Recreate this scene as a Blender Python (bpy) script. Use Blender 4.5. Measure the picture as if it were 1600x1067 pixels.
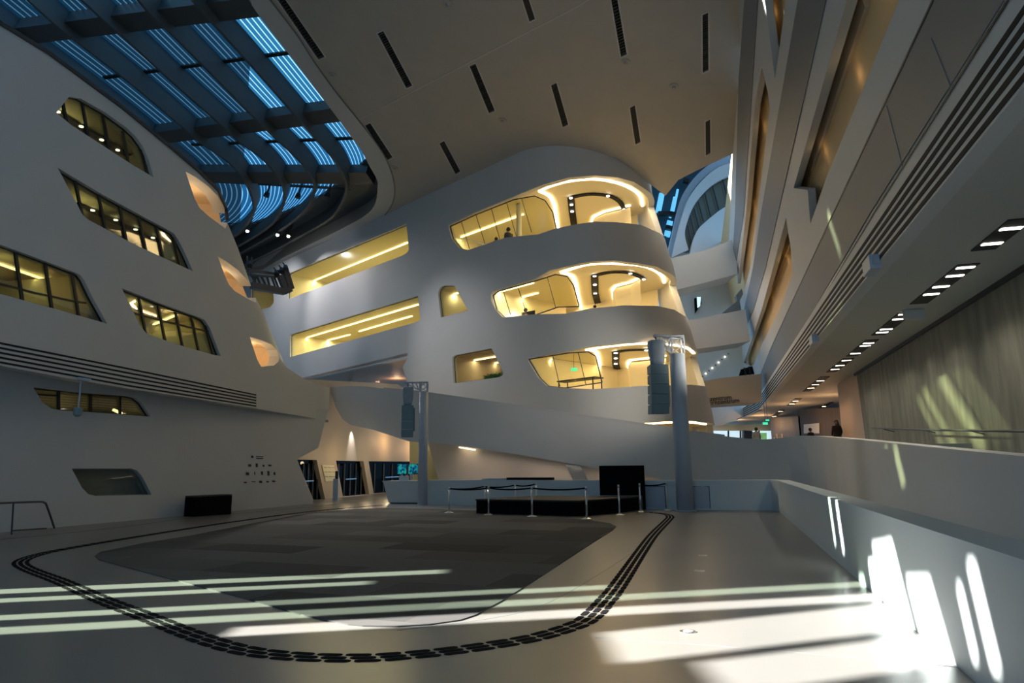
import bpy, math, random
from mathutils import Vector as V, Matrix
from mathutils.geometry import delaunay_2d_cdt
random.seed(4)
C = bpy.context.scene.collection
scene = bpy.context.scene
for o in list(bpy.data.objects): bpy.data.objects.remove(o)

# ---------------------------------------------------------------- camera
EYE = V((0, 0, 1.7)); FPX = 1600 * 24 / 36
PITCH = math.atan(0.1813); ROLL = math.radians(-0.6)
cam = bpy.data.cameras.new('camera'); cam.lens = 24; cam.sensor_width = 36; cam.clip_end = 500
camo = bpy.data.objects.new('camera', cam); C.objects.link(camo)
RM = Matrix.Rotation(math.pi / 2 + PITCH, 3, 'X') @ Matrix.Rotation(ROLL, 3, 'Z')
camo.matrix_world = Matrix.Translation(EYE) @ RM.to_4x4()
scene.camera = camo
# ---------------------------------------------------------------- world, sun, exposure
w = bpy.data.worlds.new('sky'); scene.world = w; w.use_nodes = True
nt = w.node_tree; nt.nodes.clear()
tc = nt.nodes.new('ShaderNodeTexCoord'); sp = nt.nodes.new('ShaderNodeSeparateXYZ')
rp = nt.nodes.new('ShaderNodeValToRGB'); bg = nt.nodes.new('ShaderNodeBackground'); wo = nt.nodes.new('ShaderNodeOutputWorld')
nt.links.new(tc.outputs['Generated'], sp.inputs[0]); nt.links.new(sp.outputs[2], rp.inputs[0])
nt.links.new(rp.outputs[0], bg.inputs[0]); nt.links.new(bg.outputs[0], wo.inputs[0])
e = rp.color_ramp.elements
e[0].position = 0.0; e[0].color = (.14, .31, .53, 1)
e[1].position = 0.62; e[1].color = (.46, .74, 1.0, 1)
m_ = e.new(.35); m_.color = (.13, .33, .58, 1)
bg.inputs[1].default_value = 2.0
SUN_DIR = V((1, 0.05, -0.5)).normalized()
sl = bpy.data.lights.new('sun', 'SUN'); sl.energy = 38; sl.angle = math.radians(.5); sl.color = (1.0, .96, .89)
so = bpy.data.objects.new('sun', sl); C.objects.link(so)
so.rotation_euler = SUN_DIR.to_track_quat('-Z', 'Y').to_euler()
scene.view_settings.view_transform = 'Standard'; scene.view_settings.look = 'None'
scene.view_settings.exposure = 0.0; scene.view_settings.gamma = 1.0
scene.view_settings.use_curve_mapping = False
scene.cycles.use_denoising = True
scene.cycles.max_bounces = 8; scene.cycles.transparent_max_bounces = 12
scene.cycles.sample_clamp_indirect = 4.0
scene.cycles.caustics_reflective = False; scene.cycles.caustics_refractive = False

# ---------------------------------------------------------------- helpers
def ray(px, py):
    return (RM @ V(((px - 800) / FPX, (533.5 - py) / FPX, -1))).normalized()
def mat(name, col, rough=.6, metal=0, emit=None, es=1, spec=.5, noise=0, nscale=8, stretch=None, trans=0, bump=0):
    m = bpy.data.materials.new(name); m.use_nodes = True; n = m.node_tree
    b = n.nodes['Principled BSDF']
    b.inputs['Base Color'].default_value = (*col, 1); b.inputs['Roughness'].default_value = rough
    b.inputs['Metallic'].default_value = metal; b.inputs['Specular IOR Level'].default_value = spec
    if emit: b.inputs['Emission Color'].default_value = (*emit, 1); b.inputs['Emission Strength'].default_value = es
    if noise:
        t = n.nodes.new('ShaderNodeTexCoord'); mp = n.nodes.new('ShaderNodeMapping')
        if stretch: mp.inputs['Scale'].default_value = stretch
        x = n.nodes.new('ShaderNodeTexNoise'); x.inputs['Scale'].default_value = nscale; x.inputs['Detail'].default_value = 5
        r = n.nodes.new('ShaderNodeValToRGB')
        r.color_ramp.elements[0].position = .3; r.color_ramp.elements[1].position = .7
        r.color_ramp.elements[0].color = (*[c * (1 - noise) for c in col], 1)
        r.color_ramp.elements[1].color = (*[min(1, c * (1 + noise)) for c in col], 1)
        n.links.new(t.outputs['Object'], mp.inputs[0]); n.links.new(mp.outputs[0], x.inputs['Vector'])
        n.links.new(x.outputs['Fac'], r.inputs[0]); n.links.new(r.outputs[0], b.inputs['Base Color'])
        if bump:
            bp = n.nodes.new('ShaderNodeBump'); bp.inputs['Strength'].default_value = bump
            n.links.new(x.outputs['Fac'], bp.inputs['Height']); n.links.new(bp.outputs[0], b.inputs['Normal'])
    return m
def glassmat(name, tint, gl=.08, rough=.02):
    m = bpy.data.materials.new(name); m.use_nodes = True; n = m.node_tree; n.nodes.clear()
    o = n.nodes.new('ShaderNodeOutputMaterial'); t = n.nodes.new('ShaderNodeBsdfTransparent'); g = n.nodes.new('ShaderNodeBsdfGlossy')
    x = n.nodes.new('ShaderNodeMixShader'); x.inputs[0].default_value = gl
    t.inputs[0].default_value = (*tint, 1); g.inputs['Roughness'].default_value = rough
    n.links.new(t.outputs[0], x.inputs[1]); n.links.new(g.outputs[0], x.inputs[2]); n.links.new(x.outputs[0], o.inputs[0])
    return m
M = {}
M['white'] = mat('white_plaster', (.62, .62, .61), .55, noise=.02, nscale=.6)
M['ceil'] = mat('grey_ceiling_panel', (.44, .415, .375), .7, noise=.03, nscale=1.2)
M['rim'] = mat('light_ceiling_rim', (.56, .55, .54), .6)
M['greypan'] = mat('grey_facade_panel', (.20, .21, .22), .55)
M['beige'] = mat('beige_plaster', (.55, .45, .33), .6)
M['ochre'] = mat('warm_lit_plaster', (.86, .61, .31), .7)  # warm light of the recesses is put into this colour
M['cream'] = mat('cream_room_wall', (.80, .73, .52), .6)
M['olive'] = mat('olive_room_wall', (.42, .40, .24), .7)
M['orange'] = mat('warm_opening_plaster', (.78, .62, .42), .6)
M['soffit'] = mat('soffit_mesh', (.56, .55, .50), .7, noise=.04, nscale=40)
M['concrete'] = mat('board_marked_concrete', (.175, .172, .135), .75, noise=.28, nscale=2.2, stretch=(1.2, 1.2, .25), bump=.15)
M['wood'] = mat('dark_wood_panel', (.11, .08, .045), .6, noise=.2, nscale=3, stretch=(3, 3, .2))
M['black'] = mat('black_frame', (.015, .016, .017), .5)
M['blackf'] = mat('black_fabric', (.004, .004, .005), .95, spec=.1)
M['slot'] = mat('black_slot', (.006, .006, .006), .8)
M['grille'] = mat('dark_grille', (.03, .03, .028), .7)
M['dark'] = mat('dark_steel', (.06, .065, .07), .5)
M['fin'] = mat('grey_roof_fin', (.085, .095, .10), .6)
M['chrome'] = mat('brushed_steel', (.72, .74, .74), .28, 1)
M['bluegrey'] = mat('blue_grey_paint', (.46, .53, .62), .45)
M['speaker'] = mat('speaker_teal_grey', (.20, .30, .34), .6, noise=.05, nscale=60)
M['bag'] = mat('grey_blue_cloth', (.34, .41, .48), .8, noise=.08, nscale=6)
M['skin'] = mat('skin', (.45, .25, .17), .6)
M['hair'] = mat('dark_hair', (.02, .012, .008), .6)
M['cloth'] = mat('dark_clothes', (.012, .012, .014), .9)
M['lightcloth'] = mat('grey_jacket', (.45, .47, .46), .9)
M['leaf'] = mat('plant_leaf', (.10, .32, .07), .6, noise=.3)
M['led'] = mat('warm_led', (1, .85, .6), .5, emit=(1, .74, .42), es=6)
M['tube'] = mat('warm_strip_lamp', (1, .85, .6), .5, emit=(1, .80, .48), es=5)
M['spot'] = mat('white_spot_lamp', (1, 1, 1), .5, emit=(1, .93, .80), es=6)
M['warmspot'] = mat('warm_spot_lamp', (1, 1, 1), .5, emit=(1, .72, .42), es=7)
M['exit'] = mat('green_exit', (.05, .5, .3), .5, emit=(.05, .75, .40), es=1.2)
M['slat'] = mat('white_shading_slat', (.9, .92, .94), .6)
n_ = M['slat'].node_tree; b_ = n_.nodes['Principled BSDF']; tl = n_.nodes.new('ShaderNodeBsdfTranslucent'); tl.inputs[0].default_value = (.95, .97, 1, 1)
mx_ = n_.nodes.new('ShaderNodeMixShader'); mx_.inputs[0].default_value = .7; n_.links.new(b_.outputs[0], mx_.inputs[1]); n_.links.new(tl.outputs[0], mx_.inputs[2]); n_.links.new(mx_.outputs[0], n_.nodes['Material Output'].inputs[0])
M['glass'] = glassmat('clear_glass', (.93, .93, .80), .05, .14)
M['glassL'] = glassmat('grey_glass', (.62, .64, .52), .12)
M['roofglass'] = glassmat('blue_roof_glass', (.05, .20, .29), .05)
M['roofclear'] = glassmat('clear_roof_glass', (.85, .92, .94), .04)
M['sunglass'] = glassmat('sun_dimming_glass', (.74, .82, .74), .03)  # dims the sun in the added slots
M['sunglass2'] = glassmat('sun_dimming_glass_dark', (.42, .46, .34), .03)  # stronger dimming of the sun for the added slots
M['doorglass'] = glassmat('dark_door_glass', (.08, .09, .08), .015)

def link(name, me, m, parent=None, smooth=False):
    ob = bpy.data.objects.new(name, me); C.objects.link(ob)
    if m is not None:
        for q in (m if isinstance(m, (list, tuple)) else [m]): me.materials.append(M[q] if isinstance(q, str) else q)
    if smooth:
        for p in me.polygons: p.use_smooth = True
    if parent is not None:
        ob.parent = parent
        ob.matrix_parent_inverse = Matrix.Translation(-parent.location) if parent.type == 'EMPTY' else Matrix.Identity(4)
    return ob
def tag(o, label=None, cat=None, group=None, kind=None):
    if label: o['label'] = label
    if cat: o['category'] = cat
    if group: o['group'] = group
    if kind: o['kind'] = kind
    return o
def thing(name, loc, label=None, cat=None, group=None, kind=None):
    o = bpy.data.objects.new(name, None); C.objects.link(o); o.location = V(loc); o.empty_display_size = .2
    return tag(o, label, cat, group, kind)
class MB:
    def __init__(s): s.v = []; s.f = []
    def add(s, vs, fs):
        k = len(s.v); s.v += [V(a) for a in vs]; s.f += [tuple(i + k for i in f) for f in fs]; return s
    def hexa(s, a, b):            # a, b: matching quads (lists of 4)
        return s.add(list(a) + list(b), [(3, 2, 1, 0), (4, 5, 6, 7), (0, 1, 5, 4), (1, 2, 6, 5), (2, 3, 7, 6), (3, 0, 4, 7)])
    def box(s, x0, x1, y0, y1, z0, z1):
        return s.hexa([(x0, y0, z0), (x1, y0, z0), (x1, y1, z0), (x0, y1, z0)], [(x0, y0, z1), (x1, y0, z1), (x1, y1, z1), (x0, y1, z1)])
    def bar(s, p, q, w, h=None, up=V((0, 0, 1))):
        p = V(p); q = V(q); h = h or w; d = (q - p).normalized()
        x = d.cross(up)
        if x.length < 1e-4: x = d.cross(V((1, 0, 0)))
        x.normalize(); y = x.cross(d).normalized(); x = x * w / 2; y = y * h / 2
        return s.hexa([p - x - y, p + x - y, p + x + y, p - x + y], [q - x - y, q + x - y, q + x + y, q - x + y])
    def tube(s, pts, r, n=8, cap=True):
        pts = [V(p) for p in pts]; rs = r if isinstance(r, (list, tuple)) else [r] * len(pts); k = len(s.v); N = len(pts)
        for i, p in enumerate(pts):
            d = (pts[min(i + 1, N - 1)] - pts[max(i - 1, 0)]).normalized()
            a = V((0, 0, 1)) if abs(d.z) < .9 else V((1, 0, 0))
            x = d.cross(a).normalized(); y = d.cross(x)
            for j in range(n):
                t = 2 * math.pi * j / n; s.v.append(p + (x * math.cos(t) + y * math.sin(t)) * rs[i])
        for i in range(N - 1):
            for j in range(n):
                a = k + i * n + j; b = k + i * n + (j + 1) % n; s.f.append((a, b, b + n, a + n))
        if cap: s.f.append(tuple(k + j for j in range(n))[::-1]); s.f.append(tuple(k + (N - 1) * n + j for j in range(n)))
        return s
    def prism(s, poly, ext):      # poly: 3D polygon (planar), extruded
        n = len(poly); ext = V(ext); a = [V(p) for p in poly]; b = [p + ext for p in a]
        return s.add(a + b, [tuple(range(n))[::-1], tuple(range(n, 2 * n))] + [(i, (i + 1) % n, n + (i + 1) % n, n + i) for i in range(n)])
    def sphere(s, c, r, sc=(1, 1, 1), n=12, m=8):
        c = V(c); k = len(s.v)
        for i in range(m + 1):
            a = math.pi * i / m
            for j in range(n):
                t = 2 * math.pi * j / n
                s.v.append(c + V((math.sin(a) * math.cos(t) * sc[0], math.sin(a) * math.sin(t) * sc[1], math.cos(a) * sc[2])) * r)
        for i in range(m):
            for j in range(n):
                a = k + i * n + j; b = k + i * n + (j + 1) % n; s.f.append((a, a + n, b + n, b))
        return s
    def build(s, name, m, parent=None, smooth=False):
        me = bpy.data.meshes.new(name); me.from_pydata([tuple(v) for v in s.v], [], s.f); me.update()
        return link(name, me, m, parent, smooth)

# ---- surfaces: each maps (s,t) <-> 3D; inv(px,py) finds where a sight line meets it
class Pl:
    def __init__(s, p0, a, b):
        s.p = V(p0); s.a = V(a); s.b = V(b); s.n = s.a.cross(s.b).normalized()
        if s.n.dot(EYE - s.p) < 0: s.n = -s.n
        s.curved = False
    def at(s, u, t, off=0): return s.p + s.a * u + s.b * t + s.n * off
    def hit(s, px, py, off=0):
        r = ray(px, py); p = s.p + s.n * off; return EYE + r * ((p - EYE).dot(s.n) / r.dot(s.n))
    def inv(s, px, py):
        q = s.hit(px, py) - s.p; aa = s.a.dot(s.a); ab = s.a.dot(s.b); bb = s.b.dot(s.b); qa = q.dot(s.a); qb = q.dot(s.b); D = aa * bb - ab * ab
        return ((qa * bb - qb * ab) / D, (qb * aa - qa * ab) / D)
def zpl(z): return Pl((0, 0, z), (1, 0, 0), (0, 1, 0))
def fhit(px, py, z=0):
    r = ray(px, py); return EYE + r * ((z - EYE.z) / r.z)
class Path:
    """vertical wall over a plan polyline; s = length along it, t = z"""
    def __init__(s, pts, side=1):
        s.q = [V((p[0], p[1])) for p in pts]; s.L = [0]
        for i in range(1, len(s.q)): s.L.append(s.L[-1] + (s.q[i] - s.q[i - 1]).length)
        s.side = side; s.curved = True
    def nrm(s, i):
        d = (s.q[i + 1] - s.q[i]).normalized(); return V((d.y, -d.x)) * s.side
    def at(s, u, t, off=0):
        i = 0
        while i < len(s.q) - 2 and u > s.L[i + 1]: i += 1
        d = (s.q[i + 1] - s.q[i]).normalized(); p = s.q[i] + d * (u - s.L[i])
        n = s.nrm(i)
        # mitre near joints
        if off:
            for k in (i, i + 1):
                if 0 < k < len(s.q) - 1 and abs(u - s.L[k]) < 1e-3:
                    m = (s.nrm(k - 1) + s.nrm(k)); m = m / max(.3, m.dot(n)); p = s.q[k]; n = m; break
        return V((p.x + n.x * off, p.y + n.y * off, t))
    def inv(s, px, py):
        r = ray(px, py); d = V((r.x, r.y)); best = None; N = len(s.q) - 1
        for i in range(N):
            a = s.q[i]; b = s.q[i + 1] - a; den = d.x * b.y - d.y * b.x
            if abs(den) < 1e-9: continue
            k = (a.x * b.y - a.y * b.x) / den; u = (a.x * d.y - a.y * d.x) / den
            lo = -1e-6 if i > 0 else -9; hi = 1 + 1e-6 if i < N - 1 else 9
            if k > 0 and lo <= u <= hi:
                c = (k, s.L[i] + u * b.length)
                if best is None or c[0] < best[0]: best = c
        k, u = best
        return (u, EYE.z + r.z * k)
class Nose:
    """vertical facade that runs straight and then wraps round; s = length, t = z"""
    def __init__(s, T0, u, n, r, sil):
        s.T = V(T0); s.u = V(u).normalized(); s.n = V(n).normalized(); s.r = r; s.curved = True; tab = []
        for (px, py) in sil:
            d3 = ray(px, py); d = V((d3.x, d3.y)); dl = d.length; d = d / dl
            perp = V((d.y, -d.x))
            # the disc must stay on the wall side of the tangent sight line
            if perp.dot(s.n) * 1 > 0 and False: pass
            c0 = s.T - s.n * r; sg = s.side(d)
            # (c0+u*a).dot(perp)*sg = r
            a = (-sg * r - c0.dot(perp)) / s.u.dot(perp) if abs(s.u.dot(perp)) > 1e-6 else 0
            c = c0 + s.u * a; dist = c.dot(d); z = EYE.z + d3.z / dl * dist
            tab.append((z, a))
        s.tab = sorted(tab)
    def side(s, d):
        perp = V((d.y, -d.x)); return 1 if perp.dot(s.u) > 0 else -1
    def a(s, z):
        T = s.tab
        if z <= T[0][0]: return T[0][1]
        if z >= T[-1][0]: return T[-1][1]
        for i in range(len(T) - 1):
            if T[i][0] <= z <= T[i + 1][0]:
                f = (z - T[i][0]) / max(1e-6, T[i + 1][0] - T[i][0]); return T[i][1] * (1 - f) + T[i + 1][1] * f
    def at(s, q, z, off=0):
        a = s.a(z)
        if q <= a: p = s.T + s.u * q + s.n * off
        else:
            th = min((q - a) / s.r, 2.9); p = s.T + s.u * a - s.n * s.r + (s.n * math.cos(th) + s.u * math.sin(th)) * (s.r + off)
        return V((p.x, p.y, z))
    def g(s, P):
        q = V((P.x, P.y)) - s.T; a = s.a(P.z); qu = q.dot(s.u); qn = q.dot(s.n)
        if qu <= a: return qn
        return V((qu - a, qn + s.r)).length - s.r
    def inv(s, px, py):
        r = ray(px, py); k = 5.0; best = (1e9, 0)
        hitk = None
        while k < 110:
            P = EYE + r * k; g = s.g(P)
            if g < best[0]: best = (g, k)
            if g <= 0: hitk = k; break
            k += .15
        if hitk:
            lo, hi = hitk - .15, hitk
            for _ in range(18):
                m = (lo + hi) / 2
                if s.g(EYE + r * m) > 0: lo = m
                else: hi = m
            k = hi
        else: k = best[1]
        P = EYE + r * k; q = V((P.x, P.y)) - s.T; a = s.a(P.z); qu = q.dot(s.u); qn = q.dot(s.n)
        if qu <= a: return (qu, P.z)
        return (a + s.r * math.atan2(qu - a, qn + s.r), P.z)

def inpoly(p, poly):
    x, y = p; c = False; j = len(poly) - 1
    for i in range(len(poly)):
        xi, yi = poly[i]; xj, yj = poly[j]
        if (yi > y) != (yj > y) and x < (xj - xi) * (y - yi) / (yj - yi) + xi: c = not c
        j = i
    return c
def dens(pts, step, closed=True):
    out = []; n = len(pts)
    for i in range(n if closed else n - 1):
        a = pts[i]; b = pts[(i + 1) % n]; k = max(1, int(math.hypot(b[0] - a[0], b[1] - a[1]) / step))
        for j in range(k): out.append((a[0] + (b[0] - a[0]) * j / k, a[1] + (b[1] - a[1]) * j / k))
    if not closed: out.append(pts[-1])
    return out
def smooth(pts, k=4, closed=False):
    n = len(pts); out = []
    for i in range(n if closed else n - 1):
        P = [pts[(i + d) % n] if closed else pts[min(max(i + d, 0), n - 1)] for d in (-1, 0, 1, 2)]
        for j in range(k):
            t = j / k
            out.append(tuple(.5 * (2 * P[1][c] + (P[2][c] - P[0][c]) * t + (2 * P[0][c] - 5 * P[1][c] + 4 * P[2][c] - P[3][c]) * t * t + (3 * P[1][c] - P[0][c] - 3 * P[2][c] + P[3][c]) * t ** 3) for c in range(len(pts[0]))))
    if not closed: out.append(tuple(pts[-1]))
    return out
def rnd(pts, rad, k=4):
    """round polygon corners; rad: one number or per-corner list"""
    n = len(pts); out = []
    for i in range(n):
        r = rad[i] if isinstance(rad, (list, tuple)) else rad
        p = V(pts[i]); a = V(pts[i - 1]); b = V(pts[(i + 1) % n])
        if r <= 0: out.append(tuple(p)); continue
        ra = min(r, (a - p).length * .48); rb = min(r, (b - p).length * .48)
        s = p + (a - p).normalized() * ra; e_ = p + (b - p).normalized() * rb
        for j in range(k + 1):
            t = j / k; q = s * (1 - t) ** 2 + p * 2 * t * (1 - t) + e_ * t * t; out.append(tuple(q))
    return out
def st(surf, px, step=14):
    return [surf.inv(*p) for p in dens(px, step)] if surf.curved else [surf.inv(*p) for p in px]
def panel(name, surf, outer, holes=(), th=.3, m='white', parent=None, off=0, grid=None, isst=False, smoothf=None, m2=None):
    """sheet with holes on a surface, given real thickness; outer/holes in px unless isst"""
    O = outer if isst else st(surf, outer); H = [h if isst else st(surf, h) for h in holes]
    vs = []; es = []
    for lp in [O] + H:
        k = len(vs); vs += lp; es += [(k + i, k + (i + 1) % len(lp)) for i in range(len(lp))]
    if surf.curved or grid:
        x0 = min(p[0] for p in O); x1 = max(p[0] for p in O); y0 = min(p[1] for p in O); y1 = max(p[1] for p in O)
        gx, gy = grid or (.5, .8)
        xs = [x0 + gx * (i + .5) for i in range(int((x1 - x0) / gx))]
        if isinstance(surf, Path): xs += [l for l in surf.L if x0 < l < x1]
        for x in xs:
            for j in range(int((y1 - y0) / gy)):
                p = (x, y0 + gy * (j + .5))
                if inpoly(p, O) and not any(inpoly(p, h) for h in H): vs.append(p)
        if isinstance(surf, Path):
            for l in surf.L:
                if x0 < l < x1:
                    k = len(vs); vs += [(l, y0 - .01), (l, y1 + .01)]; es.append((k, k + 1))
    r = delaunay_2d_cdt([V(p) for p in vs], es, [], 0, 1e-5)
    cv = [tuple(p) for p in r[0]]; tri = []
    for f in r[2]:
        c = (sum(cv[i][0] for i in f) / len(f), sum(cv[i][1] for i in f) / len(f))
        if inpoly(c, O) and not any(inpoly(c, h) for h in H): tri.append(tuple(f))
    used = sorted({i for f in tri for i in f}); mp = {v: i for i, v in enumerate(used)}; n = len(used)
    verts = [surf.at(*cv[i], off) for i in used] + [surf.at(*cv[i], off - th) for i in used]
    tri = [tuple(mp[i] for i in f) for f in tri]
    cnt = {}
    for f in tri:
        for i in range(len(f)): e_ = (f[i], f[(i + 1) % len(f)]); cnt[e_] = 1
    faces = list(tri); nt_ = len(tri)
    faces += [tuple(i + n for i in f[::-1]) for f in tri]
    side = [(b, a, a + n, b + n) for (a, b) in cnt if (b, a) not in cnt]
    faces += side
    me = bpy.data.meshes.new(name); me.from_pydata([tuple(v) for v in verts], [], faces); me.update()
    ob = link(name, me, [m] + ([m2] if m2 else []), parent)
    if m2:
        for i in range(2 * nt_, len(me.polygons)): me.polygons[i].material_index = 1
    if surf.curved if smoothf is None else smoothf:
        for i in range(2 * nt_): me.polygons[i].use_smooth = True
        me.set_sharp_from_angle(angle=math.radians(35))
    return ob
def strip_on(surf, pxs, w, off, h=.04, step=20):
    """thin bar that follows a px polyline on a surface"""
    mb = MB(); P = [surf.at(*surf.inv(*p), off) for p in dens(pxs, step, False)]
    for a, b in zip(P, P[1:]):
        if (b - a).length > 1e-4:
            nn = (surf.at(*surf.inv(*pxs[0]), off + 1) - surf.at(*surf.inv(*pxs[0]), off)).normalized()
            mb.bar(a, b, w, h, nn)
    return mb
def area(name, loc, to, sx, sy, power, col, rot=None):
    l = bpy.data.lights.new(name, 'AREA'); l.shape = 'RECTANGLE'; l.size = sx; l.size_y = sy; l.energy = power; l.color = col
    o = bpy.data.objects.new(name, l); C.objects.link(o); o.location = V(loc)
    o.rotation_euler = (V(to) - V(loc)).to_track_quat('-Z', 'Y').to_euler() if rot is None else rot
    return o
def linelight(a, b, power, col, wd=.06):
    a = V(a); b = V(b); c = (a + b) / 2; d = (b - a); L = d.length; d.normalize()
    l = bpy.data.lights.new('strip_lamp', 'AREA'); l.shape = 'RECTANGLE'; l.size = L; l.size_y = wd; l.energy = power; l.color = col
    o = bpy.data.objects.new('strip_lamp', l); C.objects.link(o)
    z = V((0, 0, 1)); y = z.cross(d).normalized(); z = d.cross(y)
    R3 = Matrix((d, y, z)).transposed(); o.matrix_world = Matrix.Translation(c) @ R3.to_4x4()
    return o
def spot(loc, to, power, ang, col, blend=.6, rad=.05):
    l = bpy.data.lights.new('spot_lamp', 'SPOT'); l.energy = power; l.color = col; l.spot_size = math.radians(ang); l.spot_blend = blend; l.shadow_soft_size = rad
    o = bpy.data.objects.new('spot_lamp', l); C.objects.link(o); o.location = V(loc)
    o.rotation_euler = (V(to) - V(loc)).to_track_quat('-Z', 'Y').to_euler(); return o
def point(loc, power, col, rad=.15):
    l = bpy.data.lights.new('point_glow', 'POINT'); l.energy = power; l.color = col; l.shadow_soft_size = rad
    o = bpy.data.objects.new('point_glow', l); C.objects.link(o); o.location = V(loc); return o
WARM = (1.0, .74, .40); YEL = (1.0, .88, .56)

# ================================================================= SURFACES OF THE PLACE
# centre building: straight facade that wraps into a round nose
F = Nose((1.85, 35), (.703, -.711), (-.711, -.703), 4.8,
         [(1018, 300), (1030, 340), (1042, 385), (1052, 415), (1062, 460), (1075, 500), (1088, 545), (1103, 600), (1112, 640), (1120, 680)])
KF = F.at(*F.inv(880, 228))
CE = Pl(KF, (F.u.x, F.u.y, 0), ray(1150, 1015))         # sloping ceiling plane
if CE.n.z > 0: CE.n = -CE.n
CUP = -CE.n
L0 = fhit(490, 787)
dL = V((.22, 1)).normalized()
LW = Nose((L0.x, L0.y), dL, (dL.y, -dL.x), 5,
          [(354, 345), (372, 388), (397, 460), (412, 490), (434, 545), (448, 574), (475, 592), (515, 606)])
b0 = fhit(0, 832); b1 = fhit(490, 787)
LL = Pl(b0, (b1 - b0).normalized(), V((0, 0, 1)))        # lower left wall
dR = ray(1117, 721); dR = V((dR.x, dR.y, 0)).normalized(); eR = V((dR.y, -dR.x, 0))
def lh(px, py):
    r = ray(px, py); return r.dot(eR) / r.z
def RP(l, h, s=0): return EYE + eR * l + V((0, 0, h)) + dR * s
hS = 4.07; lS = lh(1600, 134) * hS                       # soffit edge
hT = lS / lh(1600, 3)
A1 = RP(lh(1575, 0) * 5.2, 5.2); A2 = RP(lh(1164, 0) * 15.2, 15.2)
RW = Pl(A1, dR, (A2 - A1).normalized())
LOUV = Pl(RP(lS, hS), dR, V((0, 0, 1)))
STRIP = Pl(RP(lS, hT), dR, (A1 - RP(lS, hT)).normalized())
SOF = Pl(RP(lS, hS), dR, eR); zS = EYE.z + hS
lC = lh(1600, 415) * hS
CONC = Pl(RP(lC, 0), dR, V((0, 0, 1)))

# ================================================================= FLOOR
nf = mat('polished_concrete_floor', (.215, .212, .204), .28, noise=.10, nscale=.35, spec=.45)
mb = MB(); mb.box(-40, 45, -12, 90, -.3, 0)
tag(mb.build('floor', nf), kind='structure')
# carpet
cp = [(148, 869), (157, 863), (225, 849), (300, 837), (390, 819), (487, 801), (545, 796), (600, 794), (680, 795.5), (745, 798), (850, 806), (920, 813), (953, 818), (963, 823), (957, 829),
      (916, 855), (832, 910), (782, 941), (743, 962), (719, 970), (670, 977), (620, 980), (567, 979), (544, 977), (480, 964), (375, 934), (262, 904), (187, 884), (155, 875)]
cm = bpy.data.materials.new('carpet_tiles'); cm.use_nodes = True; n = cm.node_tree; b = n.nodes['Principled BSDF']
tcn = n.nodes.new('ShaderNodeTexCoord'); mp = n.nodes.new('ShaderNodeMapping'); mp.inputs['Rotation'].default_value = (0, 0, .35)
br = n.nodes.new('ShaderNodeTexBrick'); br.inputs['Scale'].default_value = .85; br.inputs['Mortar Size'].default_value = .002
br.inputs['Color1'].default_value = (.060, .060, .060, 1); br.inputs['Color2'].default_value = (.15, .147, .143, 1); br.inputs['Mortar'].default_value = (.045, .045, .05, 1)
br.inputs['Brick Width'].default_value = 2.2; br.inputs['Row Height'].default_value = 1.0; br.inputs['Bias'].default_value = -.15
n.links.new(tcn.outputs['Object'], mp.inputs[0]); n.links.new(mp.outputs[0], br.inputs[0]); n.links.new(br.outputs[0], b.inputs['Base Color'])
b.inputs['Roughness'].default_value = .9; b.inputs['Specular IOR Level'].default_value = .15
FL = zpl(0)
tag(panel('carpet', FL, cp, th=.012, m=cm, off=.013, grid=None), 'large dark grey tiled carpet with rounded corners laid in the middle of the pale floor', 'carpet')
# tactile guide line: three dashed strips
gl = [(600, 789), (487, 799), (360, 816), (225, 837), (112, 856), (62, 866), (33, 877), (42, 888), (94, 908), (157, 936), (225, 962), (292, 989), (356, 1010), (412, 1021), (487, 1027), (560, 1028), (612, 1026),
      (687, 1019), (762, 1009), (837, 996), (894, 979), (920, 966), (946, 939), (969, 910), (1018, 839), (1043, 813), (1047, 807), (1038, 803), (1008, 800)]
P = [V(p) for p in smooth([tuple(fhit(*p)) for p in gl], 8)]
tg = thing('tactile_guide_line', P[len(P) // 2], 'black triple dashed guide line looping on the pale floor around the dark carpet', 'floor marking')
for k in (-1, 0, 1):
    mbx = MB(); acc = 0; q = []
    path = []
    for i, p in enumerate(P):
        d = (P[min(i + 1, len(P) - 1)] - P[max(i - 1, 0)]).normalized(); path.append(p + V((d.y, -d.x, 0)) * k * .1)
    # resample to dashes
    tot = 0; Ls = [0]
    for a, b_ in zip(path, path[1:]): tot += (b_ - a).length; Ls.append(tot)
    def atl(l):
        for i in range(len(Ls) - 1):
            if l <= Ls[i + 1]: return path[i].lerp(path[i + 1], (l - Ls[i]) / max(1e-6, Ls[i + 1] - Ls[i]))
        return path[-1]
    l = 0
    while l < tot - .3:
        a = atl(l); b_ = atl(l + .235); d = (b_ - a).normalized(); nn = V((d.y, -d.x, 0)); z = V((0, 0, .004)); w_ = .036
        poly = [a + nn * w_ * .5 + z, a + d * .03 + nn * w_ + z, b_ - d * .03 + nn * w_ + z, b_ + nn * w_ * .5 + z, b_ - nn * w_ * .5 + z, b_ - d * .03 - nn * w_ + z, a + d * .03 - nn * w_ + z, a - nn * w_ * .5 + z]
        mbx.prism([p - z * .8 for p in poly][::-1], (0, 0, .004)); l += .27
    mbx.build('dashed_strip', 'blackf', tg)
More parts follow.
